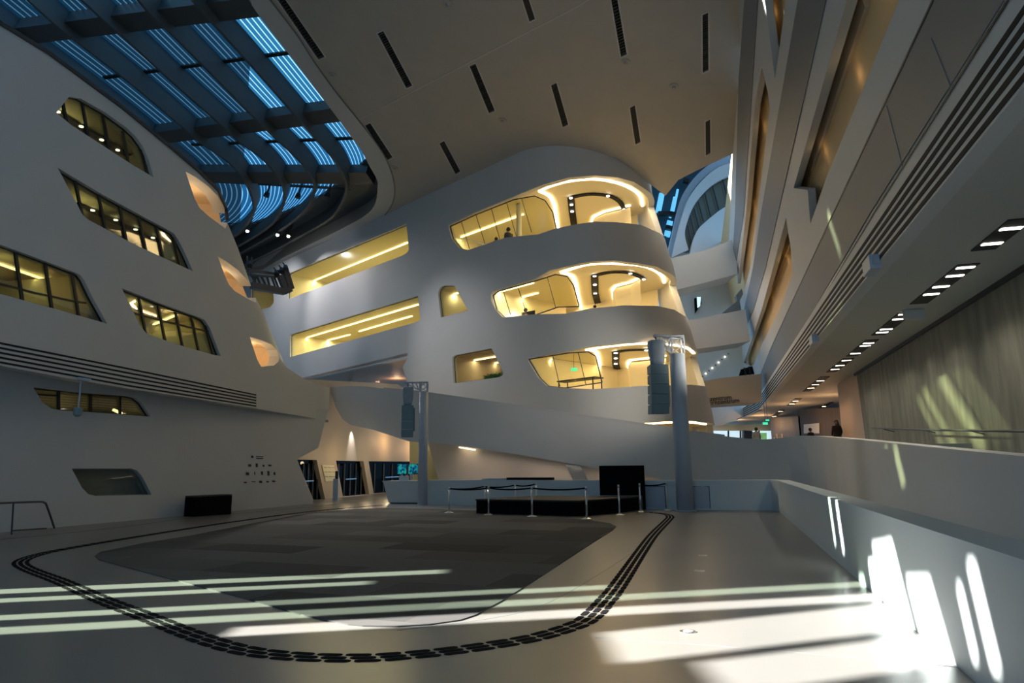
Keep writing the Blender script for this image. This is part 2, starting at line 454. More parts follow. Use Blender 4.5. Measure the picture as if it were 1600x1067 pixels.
# floor joints
for i, pts in enumerate([[(0, 843), (187, 824), (300, 809), (487, 792), (600, 779)], [(620, 985), (790, 962), (880, 930), (1010, 850)], [(930, 996), (1200, 1015), (1600, 1052)]]):
    mbx = MB(); Q = [fhit(*p) for p in smooth(pts, 4)]
    for a, b_ in zip(Q, Q[1:]): mbx.bar(a + V((0, 0, .001)), b_ + V((0, 0, .001)), .05 if i == 0 else .012, .002)
    tag(mbx.build(f'trim_{i+1}', 'black' if i == 0 else 'greypan'), kind='structure')

# ================================================================= CEILING + SKYLIGHT
rimpx = [(389, 0), (410, 31), (464, 100), (523, 178), (541, 203), (564, 234), (578, 260), (589, 280), (590, 292), (587, 316), (574, 334), (542, 353), (490, 379), (448, 400), (411, 421)]
rimpx = [tuple(p) for p in smooth(rimpx, 3)]
up = [(340, -75), (300, -135)]
outl = [(300, -135), (340, -75)] + rimpx + [(385, 432), (395, 450), (560, 395), (640, 350), (760, 300), (880, 245), (960, 245), (1040, 306), (1060, 281), (1100, 261), (1145, 240), (1190, 225), (1230, -260)]
hole = []
vents = [((433, -10), (503, 92), 11), ((594, 50), (640, 137), 10.5), ((738, 101), (769, 176), 10.5), ((817, -14), (832, 33), 10.5), ((865, 131), (884, 198), 10), ((954, -34), (975, 88), 11),
         ((988, 166), (997, 225), 9.5), ((1102, 21), (1102.5, 113), 11), ((1106, 188), (1106.5, 242), 9), ((574, 194), (610, 249), 9), ((690, 222), (716, 271), 8.5)]
vq = []
for a, b_, w_ in vents: vq.append([(a[0] - w_ / 2, a[1] + 2), (a[0] + w_ / 2, a[1] - 3), (b_[0] + w_ / 2, b_[1] - 3), (b_[0] - w_ / 2, b_[1] + 2)])
tag(panel('ceiling', CE, outl, vq, th=1.5, m='ceil'), kind='structure')
vlab = ['long dark slot vent nearest the skylight, cut by the top edge of the photo', 'dark slot vent in the ceiling, second from the left in the upper row', 'dark slot vent in the ceiling, third from the left, mid height',
        'short dark slot vent cut off by the top edge of the photo', 'dark slot vent in the centre of the grey ceiling', 'long dark slot vent at the top edge of the photo right of the centre', 'dark slot vent in the ceiling above the rounded top balcony',
        'vertical looking dark slot vent at the upper right by the inclined bands', 'small dark slot vent just above the small right hand skylight', 'dark slot vent closest to the curved end of the skylight', 'small dark slot vent above the upper long yellow window']
for i, q in enumerate(vq):
    c = CE.hit(*q[0]); t = thing('ceiling_vent', c, vlab[i], 'vent', 'slot vents in the grey ceiling')
    P4 = [CE.hit(*p) for p in q]; mbx = MB(); mbx.prism([p + CUP * .14 for p in P4], CUP * .04); mbx.build('backing', 'slot', t)
    mbx = MB(); N = 26
    for k in range(1, N):
        a = P4[0].lerp(P4[3], k / N); b_ = P4[1].lerp(P4[2], k / N); mbx.bar(a + CUP * .05, b_ + CUP * .05, .06, .10, CUP)
    mbx.build('slats', 'grille', t)
    mbx = MB()
    for a, b_ in zip(P4, P4[1:] + P4[:1]): mbx.bar(a - CUP * .0, b_ - CUP * .0, .06, .03, CUP)
    mbx.build('frame', 'rim', t)
# lighter rim band along the opening
rb = smooth([(430, -15), (545, 150), (578, 195), (598, 232), (612, 262), (617, 285), (615, 318), (600, 345), (570, 368)], 3)
inner = rimpx[:-4]
band = list(inner) + [(490, 385), (560, 370)] + list(rb[::-1]) + [(380, -20)]
bd_ = [(391, -10)] + rimpx[1:-3] + [(520, 372)] + list(smooth([(590, 350), (611, 322), (617, 300), (614, 276), (604, 249), (588, 223), (562, 189), (528, 147), (494, 100), (463, 52), (423, 0), (402, -28)], 3))
tag(panel('trim_3b', CE, bd_, th=.03, m='rim', off=.02), kind='structure').name = 'trim_60'
mbx = MB(); Q = [CE.hit(*p) - CUP * .04 for p in smooth([(402, -28), (423, 0), (463, 52), (494, 100), (528, 147), (562, 189), (588, 223), (604, 249), (614, 276), (617, 300), (611, 322), (590, 350)], 4)]
for a, b_ in zip(Q, Q[1:]): mbx.bar(a, b_, .07, .03, CUP)
tag(mbx.build('trim_4', 'greypan'), kind='structure')
mbx = MB(); Q = [CE.hit(*p) - CUP * .01 for p in [(560, 187), (713, 108), (902, 10), (950, -20)]]
for a, b_ in zip(Q, Q[1:]): mbx.bar(a, b_, .05, .02, CUP)
tag(mbx.build('trim_5', 'rim'), kind='structure')
for i, p in enumerate([(520, 117), (617, 262), (785, 188), (978, 97), (1053, 135), (700, 6)]):
    c = CE.hit(*p); mbx = MB(); mbx.tube([c, c - CUP * .05], .22, 12); mbx.tube([c - CUP * .05, c - CUP * .16], .09, 10)
    tag(mbx.build('sprinkler_head', 'ceil'), ['small round sprinkler in the ceiling beside the skylight, upper one', 'small round sprinkler in the ceiling near the curved end of the skylight', 'small round sprinkler below the third slot vent', 'small round sprinkler below the long slot vent right of the centre', 'small round sprinkler near the right hand vertical slot vent', 'small round sprinkler at the top edge of the ceiling'][i], 'sprinkler', 'sprinklers in the grey ceiling')

# skylight
sky = thing('skylight', CE.hit(480, 200), kind='structure'); sky.name = 'window_1'
fins = [
    [(250, -60), (307, 8), (338, 43), (398, 109), (464, 184), (488, 211), (513, 239), (530, 262), (541, 291), (535, 316), (516, 342), (469, 370), (406, 403), (340, 432)],
    [(175, -50), (232, 20), (268, 54), (332, 118), (405, 192), (431, 217), (457, 241), (476, 262), (490, 285), (489, 308), (474, 332), (437, 361), (377, 395), (310, 428)],
    [(85, -40), (159, 30), (198, 63), (266, 126), (348, 198), (375, 223), (409, 248), (435, 277), (444, 300), (440, 327), (422, 353), (369, 387), (300, 420)],
    [(10, -30), (89, 42), (129, 73), (210, 136), (293, 206), (320, 228), (359, 256), (382, 284), (395, 314), (393, 340), (364, 371), (300, 400)],
    [(-60, 0), (0, 45), (60, 90), (130, 140), (210, 200), (262, 244), (300, 275), (325, 305), (330, 330), (310, 355), (270, 380)]]
FD = 1.25
R3 = [CE.hit(*p) for p in [(300, -135), (340, -75)]] + [CE.hit(*p) for p in rimpx]
curves = [R3]
def resamp(P, n):
    L = [0]
    for a, b_ in zip(P, P[1:]): L.append(L[-1] + (b_ - a).length)
    out = []
    for k in range(n):
        l = L[-1] * k / (n - 1); i = 0
        while i < len(L) - 2 and l > L[i + 1]: i += 1
        out.append(P[i].lerp(P[i + 1], (l - L[i]) / max(1e-6, L[i + 1] - L[i])))
    return out
for f in fins: curves.append([CE.hit(*p) for p in smooth(f, 5)])
for ci, Pc in enumerate(curves):
    if ci == 0: continue
    mbx = MB(); th = .09; k0 = 0; vs = []; fs = []
    for i, p in enumerate(Pc):
        d = (Pc[min(i + 1, len(Pc) - 1)] - Pc[max(i - 1, 0)]).normalized(); nn = d.cross(CUP).normalized() * th
        vs += [p - nn, p + nn, p + nn + CUP * FD, p - nn + CUP * FD]
    for i in range(len(Pc) - 1):
        a = i * 4; b_ = a + 4; fs += [(a, a + 1, b_ + 1, b_), (a + 1, a + 2, b_ + 2, b_ + 1), (a + 2, a + 3, b_ + 3, b_ + 2), (a + 3, a, b_, b_ + 3)]
    mbx.add(vs, fs); mbx.build('roof_fin', 'fin', sky)
# glass and the shading slats above it
GP = Pl(CE.p + CUP * FD, CE.a, CE.b); GP.n = CE.n
dk = [(590, 232), (620, 290), (600, 350), (420, 440), (260, 460), (230, 300), (330, 352), (390, 352), (440, 335), (500, 308), (545, 275), (570, 252), (573, 240)]
panel('dark_roof_panel', Pl(CE.p + CUP * (FD - .05), CE.a, CE.b), dk, th=.25, m='fin', parent=sky)
rs = [resamp(c, 90) for c in curves]
for bi in range(len(rs) - 1):
    mbx = MB(); NS = 8
    for k in range(NS):
        f0 = (k + .11) / NS; f1 = (k + .89) / NS
        for j in range(80):
            A_ = [rs[bi][j].lerp(rs[bi + 1][j], f0), rs[bi][j].lerp(rs[bi + 1][j], f1), rs[bi][j + 1].lerp(rs[bi + 1][j + 1], f1), rs[bi][j + 1].lerp(rs[bi + 1][j + 1], f0)]
            mbx.add([p + CUP * FD for p in A_], [(0, 1, 2, 3)])
    o = mbx.build('tinted_glass_strips', 'roofglass', sky)
    mbx = MB()
    for j in range(80):
        A_ = [rs[bi][j], rs[bi + 1][j], rs[bi + 1][j + 1], rs[bi][j + 1]]; mbx.add([p + CUP * (FD + .05) for p in A_], [(0, 1, 2, 3)])
    mbx.build('clear_glass_pane', 'roofclear', sky)
def beam(a, b_, top, h, wd, name, m='dark'):
    A = CE.hit(*a); B = CE.hit(*b_); mbx = MB(); mbx.bar(A + CUP * (FD - top - h / 2), B + CUP * (FD - top - h / 2), wd, h, CUP); mbx.build(name, m, sky)
beam((-40, 75), (480, 12), .05, .75, 1.1, 'roof_girder')
beam((240, 226), (640, 176), .05, .7, 1.1, 'roof_girder')
beam((300, 287), (575, 290), .05, .65, 1.3, 'roof_girder')
for a, b_ in [((150, 146), (520, 100)), ((290, 249), (570, 240)), ((330, 305), (540, 318))]:
    beam(a, b_, -.02, .10, .22, 'roof_crossbar', 'black')
# small truss lamps under the fins
for p in [(388, 357), (435, 362), (452, 364), (417, 309), (466, 309)]:
    pass

# unseen walls added to block the sun and shape its streaks
QW = -15.2
KS = .5
# slot: floor slope of its light band, start and end across it, how far in the light lands, glass
slots = [(.22, 11.6, 12.05, -9, -1, 1), (.22, 10.85, 11.2, -9, -2, 1), (.22, 9.6, 9.95, -9, 1.5, 1), (.22, 8.8, 9.2, -9, 5.2, 1), (.20, 8.0, 8.45, -3, 5.6, 0), (.36, 5.95, 7.1, .9, 6.0, 0), (.36, 4.85, 5.75, 1.6, 5.2, 0),
         (.22, 4.72, 4.84, 3.95, 5.1, 0), (.22, 4.28, 4.46, 3.9, 5.45, 0), (.22, 10.1, 10.3, 5.9, 7.6, 0), (.22, 10.85, 11.05, 6.2, 8.0, 1), (.22, 12.1, 12.4, 6.4, 8.4, 1), (.22, 12.9, 13.2, 6.6, 8.6, 2), (.22, 13.9, 14.2, 6.8, 8.8, 2)]
NW = Pl((QW, 0, 0), (0, 1, 0), (0, 0, 1)); HL = []
for (sl_, q0, q1, x0, x1, g) in slots:
    z0 = max(.1, (x0 - QW) * KS); z1 = (x1 - QW) * KS; tl_ = (sl_ - .05) / KS
    HL.append(([(q0 + sl_ * QW + tl_ * z0, z0), (q1 + sl_ * QW + tl_ * z0, z0), (q1 + sl_ * QW + tl_ * z1, z1), (q0 + sl_ * QW + tl_ * z1, z1)], g))
tag(panel('sun_slot_wall', NW, [(-8, 0), (16.95, 0), (16.95, 13.3), (13.6, 13.3), (13.6, 24), (-8, 24)], [h for h, g in HL], th=.12, m='white', isst=True), kind='structure')  # unseen wall added, its slots shaped to throw the floor streaks
sw = thing('window_60', (QW, 5, 0), kind='structure')
for h, g in HL:
    if g: panel('sun_dimming_pane', NW, h, th=.02, m='sunglass' if g == 1 else 'sunglass2', off=-.05, parent=sw, isst=True)  # panes added to weaken the sun in some slots
OH = []
for y0, y1 in [(15.2, 15.5), (15.8, 16.1), (16.5, 17.4), (17.7, 18.0), (18.3, 18.9), (19.2, 19.6)]:
    OH.append([(-36.5, y0 - 1.9), (-36.5, y1 - 1.9), (-31.0, y1 + 1.1), (-31.0, y0 + 1.1)])
OH.append([(-29.6, 15.2), (-29.6, 15.5), (-27.0, 15.9), (-27.0, 15.55)])
OW = Pl((-38, 0, 0), (0, 1, 0), (0, 0, 1)); PH = []
for y0, y1 in [(13.5, 13.8), (14.3, 14.7), (15.1, 15.55), (15.85, 16.4), (16.65, 17.3), (17.5, 18.1)]: PH.append([(y0, 24.2), (y1, 24.2), (y1 + .8, 25.9), (y0 + .8, 25.9)])
tag(panel('sun_slot_outer', OW, [(12, 0), (21, 0), (21, 26.1), (12, 26.1)], PH, th=.4, m='greypan', isst=True), kind='structure')  # unseen slotted wall added to throw streaks on the ramp wall
for h in PH: panel('sun_dimming_pane', OW, h, th=.02, m='sunglass2', off=-.1, parent=sw, isst=True)  # added panes weaken these streaks
mbx = MB(); mbx.box(-38, -37.5, 21, 90, 0, 44); mbx.box(-38, -37.5, 40, 90, 44, 62); tag(mbx.build('sun_block_outer', 'greypan'), kind='structure')  # unseen wall added to keep low sun out of the hall
CV = Pl((0, 0, 26), (1, 0, 0), (0, 1, 0))
tag(panel('sun_slot_cover', CV, [(-38, 12), (QW, 12), (QW, 24), (-38, 24)], OH, th=.2, m='greypan', isst=True), kind='structure')  # unseen cover added, its holes throw streaks on the concrete wall
for h in OH: panel('sun_dimming_pane', CV, h, th=.02, m='sunglass2', off=-.1, parent=sw, isst=True)  # added panes weaken the sun in the cover holes
mbx = MB(); mbx.box(-37.5, QW, 16.8, 17.0, 0, 12); mbx.box(-37.5, QW, 12, 12.2, 0, 26); tag(mbx.build('sun_block_side', 'white'), kind='structure')  # unseen walls added to close off the sun beside the slots
mbx = MB(); mbx.box(QW, 14, -9, 17, 24, 24.3); mbx.box(QW, 20, 17, 29, 26, 26.3); mbx.box(0, 45, 46, 80, 33, 33.3); tag(mbx.build('light_block_roof', 'ceil'), kind='structure')  # unseen roofs added to darken floor and far gallery, stop sun leaks
mbx = MB(); mbx.box(QW, 20, -9.2, -9, 9, 24); tag(mbx.build('light_block_rear', 'ceil'), kind='structure')  # unseen wall added to darken the upper part of the hall

# ================================================================= WINDOWS
WN = [1]
def reveal_room(surf, hp, depth, wallm, parent, lo=.9, hi=.25, mx=.8, flip=False):
    x0 = min(p[0] for p in hp) - mx; x1 = max(p[0] for p in hp) + mx; z0 = min(p[1] for p in hp) - lo; z1 = max(p[1] for p in hp) + hi
    mbx = MB(); N = 10; o0 = -.36
    for i in range(N):
        a = x0 + (x1 - x0) * i / N; b_ = x0 + (x1 - x0) * (i + 1) / N
        A = [surf.at(a, z0, -depth), surf.at(b_, z0, -depth), surf.at(b_, z1, -depth), surf.at(a, z1, -depth)]
        B = [surf.at(a, z0, o0), surf.at(b_, z0, o0), surf.at(b_, z1, o0), surf.at(a, z1, o0)]
        mbx.add(A, [(0, 1, 2, 3)]); mbx.add([A[0], A[1], B[1], B[0]], [(0, 1, 2, 3)]); mbx.add([A[3], A[2], B[2], B[3]], [(0, 1, 2, 3)])
    A = [surf.at(x0, z0, -depth), surf.at(x0, z0, o0), surf.at(x0, z1, o0), surf.at(x0, z1, -depth)]; mbx.add(A, [(0, 1, 2, 3)])
    A = [surf.at(x1, z0, -depth), surf.at(x1, z0, o0), surf.at(x1, z1, o0), surf.at(x1, z1, -depth)]; mbx.add(A, [(0, 1, 2, 3)])
    mbx.build('room_walls', wallm, parent)
    return z1
def window(surf, hole_px, mull=(), bars=(), depth=3.5, wallm='cream', glass='glass', lights=(), power=60, col=YEL, framem='black', goff=-.16, hi=.25, mw=.06, lampm='tube', fill=0):
    hp = st(surf, hole_px)
    c = surf.at(sum(p[0] for p in hp) / len(hp), min(p[1] for p in hp), -.2)
    t = thing(f'window_{WN[0]+1}', c, kind='structure'); WN[0] += 1
    fr = MB(); Q = [surf.at(a, b_, goff) for a, b_ in hp]
    for a, b_ in zip(Q, Q[1:] + Q[:1]):
        if (b_ - a).length > 1e-3: fr.bar(a, b_, .05, .06)
    fr.build('frame', framem, t)
    panel('glass_pane', surf, hp, th=.02, m=glass, parent=t, off=goff, isst=True)
    for a, b_ in mull:
        A = surf.inv(*a); B = surf.inv(*b_); m_ = MB(); m_.bar(surf.at(*A, goff + .03), surf.at(*B, goff + .03), mw, .08); m_.build('mullion', framem, t)
    for pl in bars:
        m_ = MB(); Q = [surf.at(*surf.inv(*p), goff + .02) for p in dens(pl, 20, False)]
        for a, b_ in zip(Q, Q[1:]): m_.bar(a, b_, mw * .9, .05)
        m_.build('transom', framem, t)
    if depth:
        z1 = reveal_room(surf, hp, depth, wallm, t, hi=hi)
        H = zpl(z1 - .06)
        for a, b_ in lights:
            A = H.hit(*a); B = H.hit(*b_)
            m_ = MB(); m_.bar(A, B, .09, .05); m_.build('strip_lamp', lampm, t)
            l = linelight(A - V((0, 0, .04)), B - V((0, 0, .04)), power, col)
        if fill:
            x = sum(p[0] for p in hp) / len(hp); point(surf.at(x, z1 - .5, -depth * .45), fill, col, .25)
    return t, hp
def ceil_spots(t, surf, z, pts, r=.07, m='spot'):
    H = zpl(z)
    for p in pts:
        c = H.hit(*p); q = MB(); q.tube([c, c - V((0, 0, .03))], r, 10); q.build('downlight', m, t)

# ---- left building, upper wall
W1 = [(88, 176), (108, 151), (126, 154), (165, 176), (198, 200), (212, 213), (223, 228), (233, 252), (240, 277), (208, 258), (112, 196)]
W2 = [(90, 262), (157, 302), (210, 331), (262, 359), (272, 365), (280, 377), (289, 395), (302, 424), (278, 413), (210, 382), (136, 342), (128, 334), (121, 320)]
W3 = [(-13, 376), (0, 382), (60, 404), (118, 426), (126, 430), (132, 438), (144, 463), (168, 506), (155, 502), (80, 481), (0, 459), (-13, 455.5)]
W4 = [(190, 450), (250, 474), (312, 496), (320, 500), (328, 512), (345, 556), (336, 555), (290, 542), (240, 526), (228, 520), (218, 508), (207, 484)]
N1 = [(290, 268), (306, 277), (325, 291), (340, 306), (349, 322), (354, 340), (355, 350), (352, 357), (340, 348), (325, 337), (312, 325), (304, 310)]
N2 = [(340, 400), (356, 410), (373, 423), (387, 438), (396, 455), (400, 473), (393, 470), (367, 455), (358, 445), (352, 432)]
N3 = [(390, 526), (410, 532), (424, 538), (433, 547), (437, 557), (435, 565), (428, 571), (408, 573), (402, 562)]
lo_ = [(-22, 567), (0, 571), (100, 590), (200, 607), (300, 622), (410, 640)]
outL = [(-22, 23), (0, 37), (75, 83), (190, 168), (268, 232), (310, 268), (340, 298), (352, 326), (354, 345), (372, 388), (397, 460), (412, 490), (434, 545), (448, 574), (475, 592), (515, 606), (540, 625), (560, 660), (500, 655)]
tag(panel('wall_left', LW, outL + lo_[::-1], [W1, W2, W3, W4, N1, N2, N3], th=.45, m='white', grid=(.45, .45)), kind='structure')
# dark edge trim along the top
mbx = MB(); Q = [LW.at(*LW.inv(*p), .02) for p in dens([(-20, 24), (0, 37), (75, 83), (190, 168), (268, 232), (310, 268), (340, 298), (352, 326), (354, 343)], 15, False)]
for a, b_ in zip(Q, Q[1:]): mbx.bar(a, b_, .12, .10)
tag(mbx.build('trim_6', 'dark'), kind='structure')
OL = (1.0, .84, .48)
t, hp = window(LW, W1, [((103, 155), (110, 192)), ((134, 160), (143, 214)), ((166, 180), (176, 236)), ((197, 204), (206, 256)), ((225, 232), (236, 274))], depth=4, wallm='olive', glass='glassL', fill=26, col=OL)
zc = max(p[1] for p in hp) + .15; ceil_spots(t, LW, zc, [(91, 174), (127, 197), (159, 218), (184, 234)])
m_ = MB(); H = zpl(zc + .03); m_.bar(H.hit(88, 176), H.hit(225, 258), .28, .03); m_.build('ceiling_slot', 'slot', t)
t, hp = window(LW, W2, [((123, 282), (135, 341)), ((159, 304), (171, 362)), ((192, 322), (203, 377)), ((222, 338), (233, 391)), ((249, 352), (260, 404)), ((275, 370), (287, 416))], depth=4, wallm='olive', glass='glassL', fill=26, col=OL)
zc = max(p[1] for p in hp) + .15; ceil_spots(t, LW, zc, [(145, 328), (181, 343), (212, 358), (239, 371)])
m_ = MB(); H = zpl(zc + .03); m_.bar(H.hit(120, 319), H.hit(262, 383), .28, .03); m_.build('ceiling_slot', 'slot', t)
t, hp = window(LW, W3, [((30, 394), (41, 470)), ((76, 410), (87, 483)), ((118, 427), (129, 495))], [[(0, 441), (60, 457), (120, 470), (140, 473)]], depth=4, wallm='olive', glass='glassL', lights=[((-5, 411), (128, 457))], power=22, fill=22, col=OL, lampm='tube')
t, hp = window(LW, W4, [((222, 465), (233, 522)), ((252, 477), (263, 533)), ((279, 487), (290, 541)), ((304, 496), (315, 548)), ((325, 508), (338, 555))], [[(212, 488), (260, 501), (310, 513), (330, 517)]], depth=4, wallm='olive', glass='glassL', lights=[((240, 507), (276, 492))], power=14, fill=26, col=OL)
# nose openings: deep warm lit pockets with a curved bright back
for i, (h, cr) in enumerate([(N1, [(308, 305), (316, 318), (322, 332)]), (N2, [(367, 430), (376, 445), (376, 457), (370, 460)]), (N3, [(412, 545), (420, 555), (416, 567), (407, 572)])]):
    hp = st(LW, h); t = thing(f'window_{WN[0]+1}', LW.at(hp[0][0], hp[0][1], -.3), kind='structure'); WN[0] += 1
    z1 = reveal_room(LW, hp, 2.2, 'orange', t, lo=.5, hi=.02, mx=.3)
    x = sum(p[0] for p in hp) / len(hp); zz = sum(p[1] for p in hp) / len(hp)
    point(LW.at(x, zz, -.9), 16, (1, .72, .42), .12)
    mb2 = MB(); A = [LW.at(*LW.inv(*p), -.75) for p in smooth(cr, 4)]
    for a, b_ in zip(A, A[1:]): mb2.bar(a, b_, .10, .16)
    mb2.build('cove_light', 'led', t)
# louvre grooves along the lower edge
for k in range(5):
    f = k / 4
    pts = [(-20, 532 + 30 * f), (0, 536 + 30 * f), (200, 576 + 26.5 * f), (400, 617 + 17.5 * f)]
    mbx = MB(); Q = [LW.at(*LW.inv(*p), .0) for p in dens(pts, 60, False)]
    for a, b_ in zip(Q, Q[1:]): mbx.bar(a, b_, .03, .05)
    tag(mbx.build(f'trim_{7+k}', 'slot'), kind='structure')
# lower wall
W5 = [(52, 605), (120, 613), (200, 619), (212, 622), (222, 630), (236, 651), (160, 645), (95, 641), (80, 638), (66, 628)]
W6 = [(112, 732), (205, 732), (214, 735), (222, 744), (237, 773), (150, 775), (138, 772), (128, 762)]
outLL = [(-80, 540), (0, 556), (150, 582), (300, 606), (480, 590), (518, 604), (499, 690), (490, 787), (0, 832), (-80, 840)]
outLL = [(-80, 545), (0, 560), (200, 595), (405, 628), (518, 640), (513, 640), (497, 700), (464, 717), (490, 787), (0, 832), (-80, 839)]
tag(panel('wall_left_lower', LL, outLL, [W5, W6], th=.4, m='white'), kind='structure')
mbx = MB()
A = [LW.at(*LW.inv(*p), -.2) for p in lo_]; B = [LL.hit(*p, -.1) for p in [(-22, 570), (0, 574), (100, 592), (200, 609), (300, 623), (410, 640)]]
for i in range(5): mbx.hexa([A[i], A[i + 1], B[i + 1], B[i]], [A[i] + V((0, 0, .1)), A[i + 1] + V((0, 0, .1)), B[i + 1] + V((0, 0, .1)), B[i] + V((0, 0, .1))])
tag(mbx.build('ceiling_recess', 'white'), kind='structure')
t, hp = window(LL, W5, [((96, 609), (96, 641)), ((146, 614), (146, 645)), ((191, 618), (192, 648))], [[(55, 615), (96, 618)]], depth=3, wallm='olive', glass='glassL', lights=[], fill=14, col=(1, .78, .5), framem='black')
H = zpl(max(p[1] for p in hp) - .25)
m_ = MB(); m_.bar(LL.hit(177, 640, -1.5), LL.hit(190, 646, -1.5), .08); m_.build('strip_lamp', 'tube', t)
t, hp = window(LL, W6, [], depth=.55, wallm='soffit', glass=glassmat('niche_glass', (.80, .80, .76), .03), framem='greypan')
# ================================================================= CENTRE BUILDING
SE = 4.8 * 2.75
def ztop(px, py): return F.inv(px, py)[1]
def fs(px, py): return F.inv(px, py)
def hole_open(toppx, botpx, leftpx):
    """opening that runs round the nose: px points, then continues out of sight"""
    T = [fs(*p) for p in dens(toppx, 12, False)]; B = [fs(*p) for p in dens(botpx, 12, False)]; Lf = [fs(*p) for p in leftpx]
    zt = T[-1][1]; zb = B[0][1]; sT = T[-1][0]; sB = B[0][0]; e1 = F.a(zt) + 4.8 * 2.3
    ex = [(sT + (e1 - sT) * k / 8, zt) for k in range(1, 9)] + [(e1 + (sB - e1) * k / 8, zb) for k in range(0, 8)]
    return Lf + T + ex + B
O1t = [(700, 352), (740, 333), (800, 308), (850, 288), (890, 277), (930, 274), (965, 277), (990, 284), (1006, 294)]
O1b = [(1030, 364), (1001, 351), (962, 347), (930, 346), (896, 351), (865, 358), (841, 366), (791, 371), (730, 391)]
O2t = [(770, 455), (800, 446), (835, 436), (860, 422), (891, 415), (922, 409), (960, 407), (1001, 412), (1027, 417), (1040, 424)]
O2b = [(1070, 494), (1054, 484), (1027, 478), (975, 477), (922, 482), (883, 490), (835, 491), (786, 496)]
O3t = [(823, 561), (850, 555), (886, 549), (922, 541), (975, 536), (1027, 536), (1060, 540), (1078, 545)]
O3b = [(1100, 603), (1080, 601), (1040, 602), (1000, 604), (950, 607), (917, 609), (885, 600), (854, 603)]
O3b = [(1100, 603), (1080, 601), (1040, 602), (1000, 603), (960, 606), (925, 608), (880, 606), (854, 603)]
O4t = [(985, 664), (1010, 660), (1045, 658), (1080, 658), (1102, 660)]
O4b = [(1119, 690), (1080, 700), (1000, 695)]
H1 = hole_open(O1t, O1b, [(718, 388), (706, 373)]); H2 = hole_open(O2t, O2b, [(774, 484), (767, 470), (767, 460)])
H3 = hole_open(O3t, O3b, [(841, 590), (831, 574)]); H4 = hole_open(O4t, O4b, [])
FA = rnd([(451, 427), (635, 350), (639, 392), (632, 398), (449, 468)], [3, 1, 4, 6, 1], 3)
FB = rnd([(453, 523), (653, 462), (657, 500), (648, 504), (453, 558)], [3, 1, 5, 6, 1], 3)
FC = rnd([(684, 456), (690, 446), (710, 446), (731, 485), (689, 496)], [5, 6, 3, 1, 1], 3)
FDD = rnd([(706, 556), (768, 544), (787, 584), (782, 589), (709, 599)], [7, 2, 5, 6, 2], 3)
FE = rnd([(392, 452), (427, 457), (428, 474), (420, 481), (392, 486)], [1, 1, 5, 4, 1], 3)
FG = rnd([(629, 574), (667, 564), (676, 600), (669, 606), (640, 612)], [3, 1, 6, 4, 1], 3)
topF = [(300, 480), (340, 450), (380, 425), (420, 392), (520, 352), (620, 312), (700, 276), (800, 232), (880, 208), (950, 208), (1000, 225)]
stT = [fs(*p) for p in dens(topF, 14, False)]
z1 = stT[-1][1]; s1 = stT[-1][0]; e1 = F.a(z1) + SE
stR = [(s1 + (e1 - s1) * k / 10, z1) for k in range(1, 11)] + [(F.a(z) + SE, z) for z in [z1 - (z1 - .5) * k / 12 for k in range(1, 13)]]
low = [(1100, 760), (1000, 760), (880, 750), (760, 720), (690, 690), (650, 640), (637, 600), (629, 574), (637, 559), (560, 575), (482, 592), (380, 610), (300, 640)]
lowst = [fs(*p) for p in dens(low, 20, False)]
OUT = stT + stR + lowst
tag(panel('wall_back', F, OUT, [H1, H2, H3, H4] + [st(F, h) for h in (FA, FB, FC, FDD, FE)], th=.35, m='white', isst=True, grid=(.5, .7)), kind='structure')
# flat-part windows
window(F, FA, [], [], depth=5, lights=[((468, 448), (638, 379))], power=520, hi=.1, framem='dark')
window(F, FB, [], [], depth=9, lights=[((459, 534), (654, 476)), ((459, 546), (547, 523)), ((561, 518), (644, 494))], power=300, hi=.1, framem='dark')
window(F, FC, [], [], depth=8, lights=[((694, 464), (716, 458)), ((702, 477), (724, 472))], power=60, hi=.1, framem='dark')
t, hp = window(F, FDD, [], [], depth=9, wallm='beige', lights=[((714, 568), (777, 557)), ((727, 576), (782, 566)), ((738, 584), (782, 576))], power=40, hi=.1, framem='dark')
window(F, FE, [], [], depth=8, lights=[((409, 470), (428, 463))], power=160, hi=.1, framem='dark')
# thin pane joints on the long windows
for (a, b_, n_) in [((451, 427), (635, 350), 8), ((453, 523), (653, 462), 8)]:
    pass

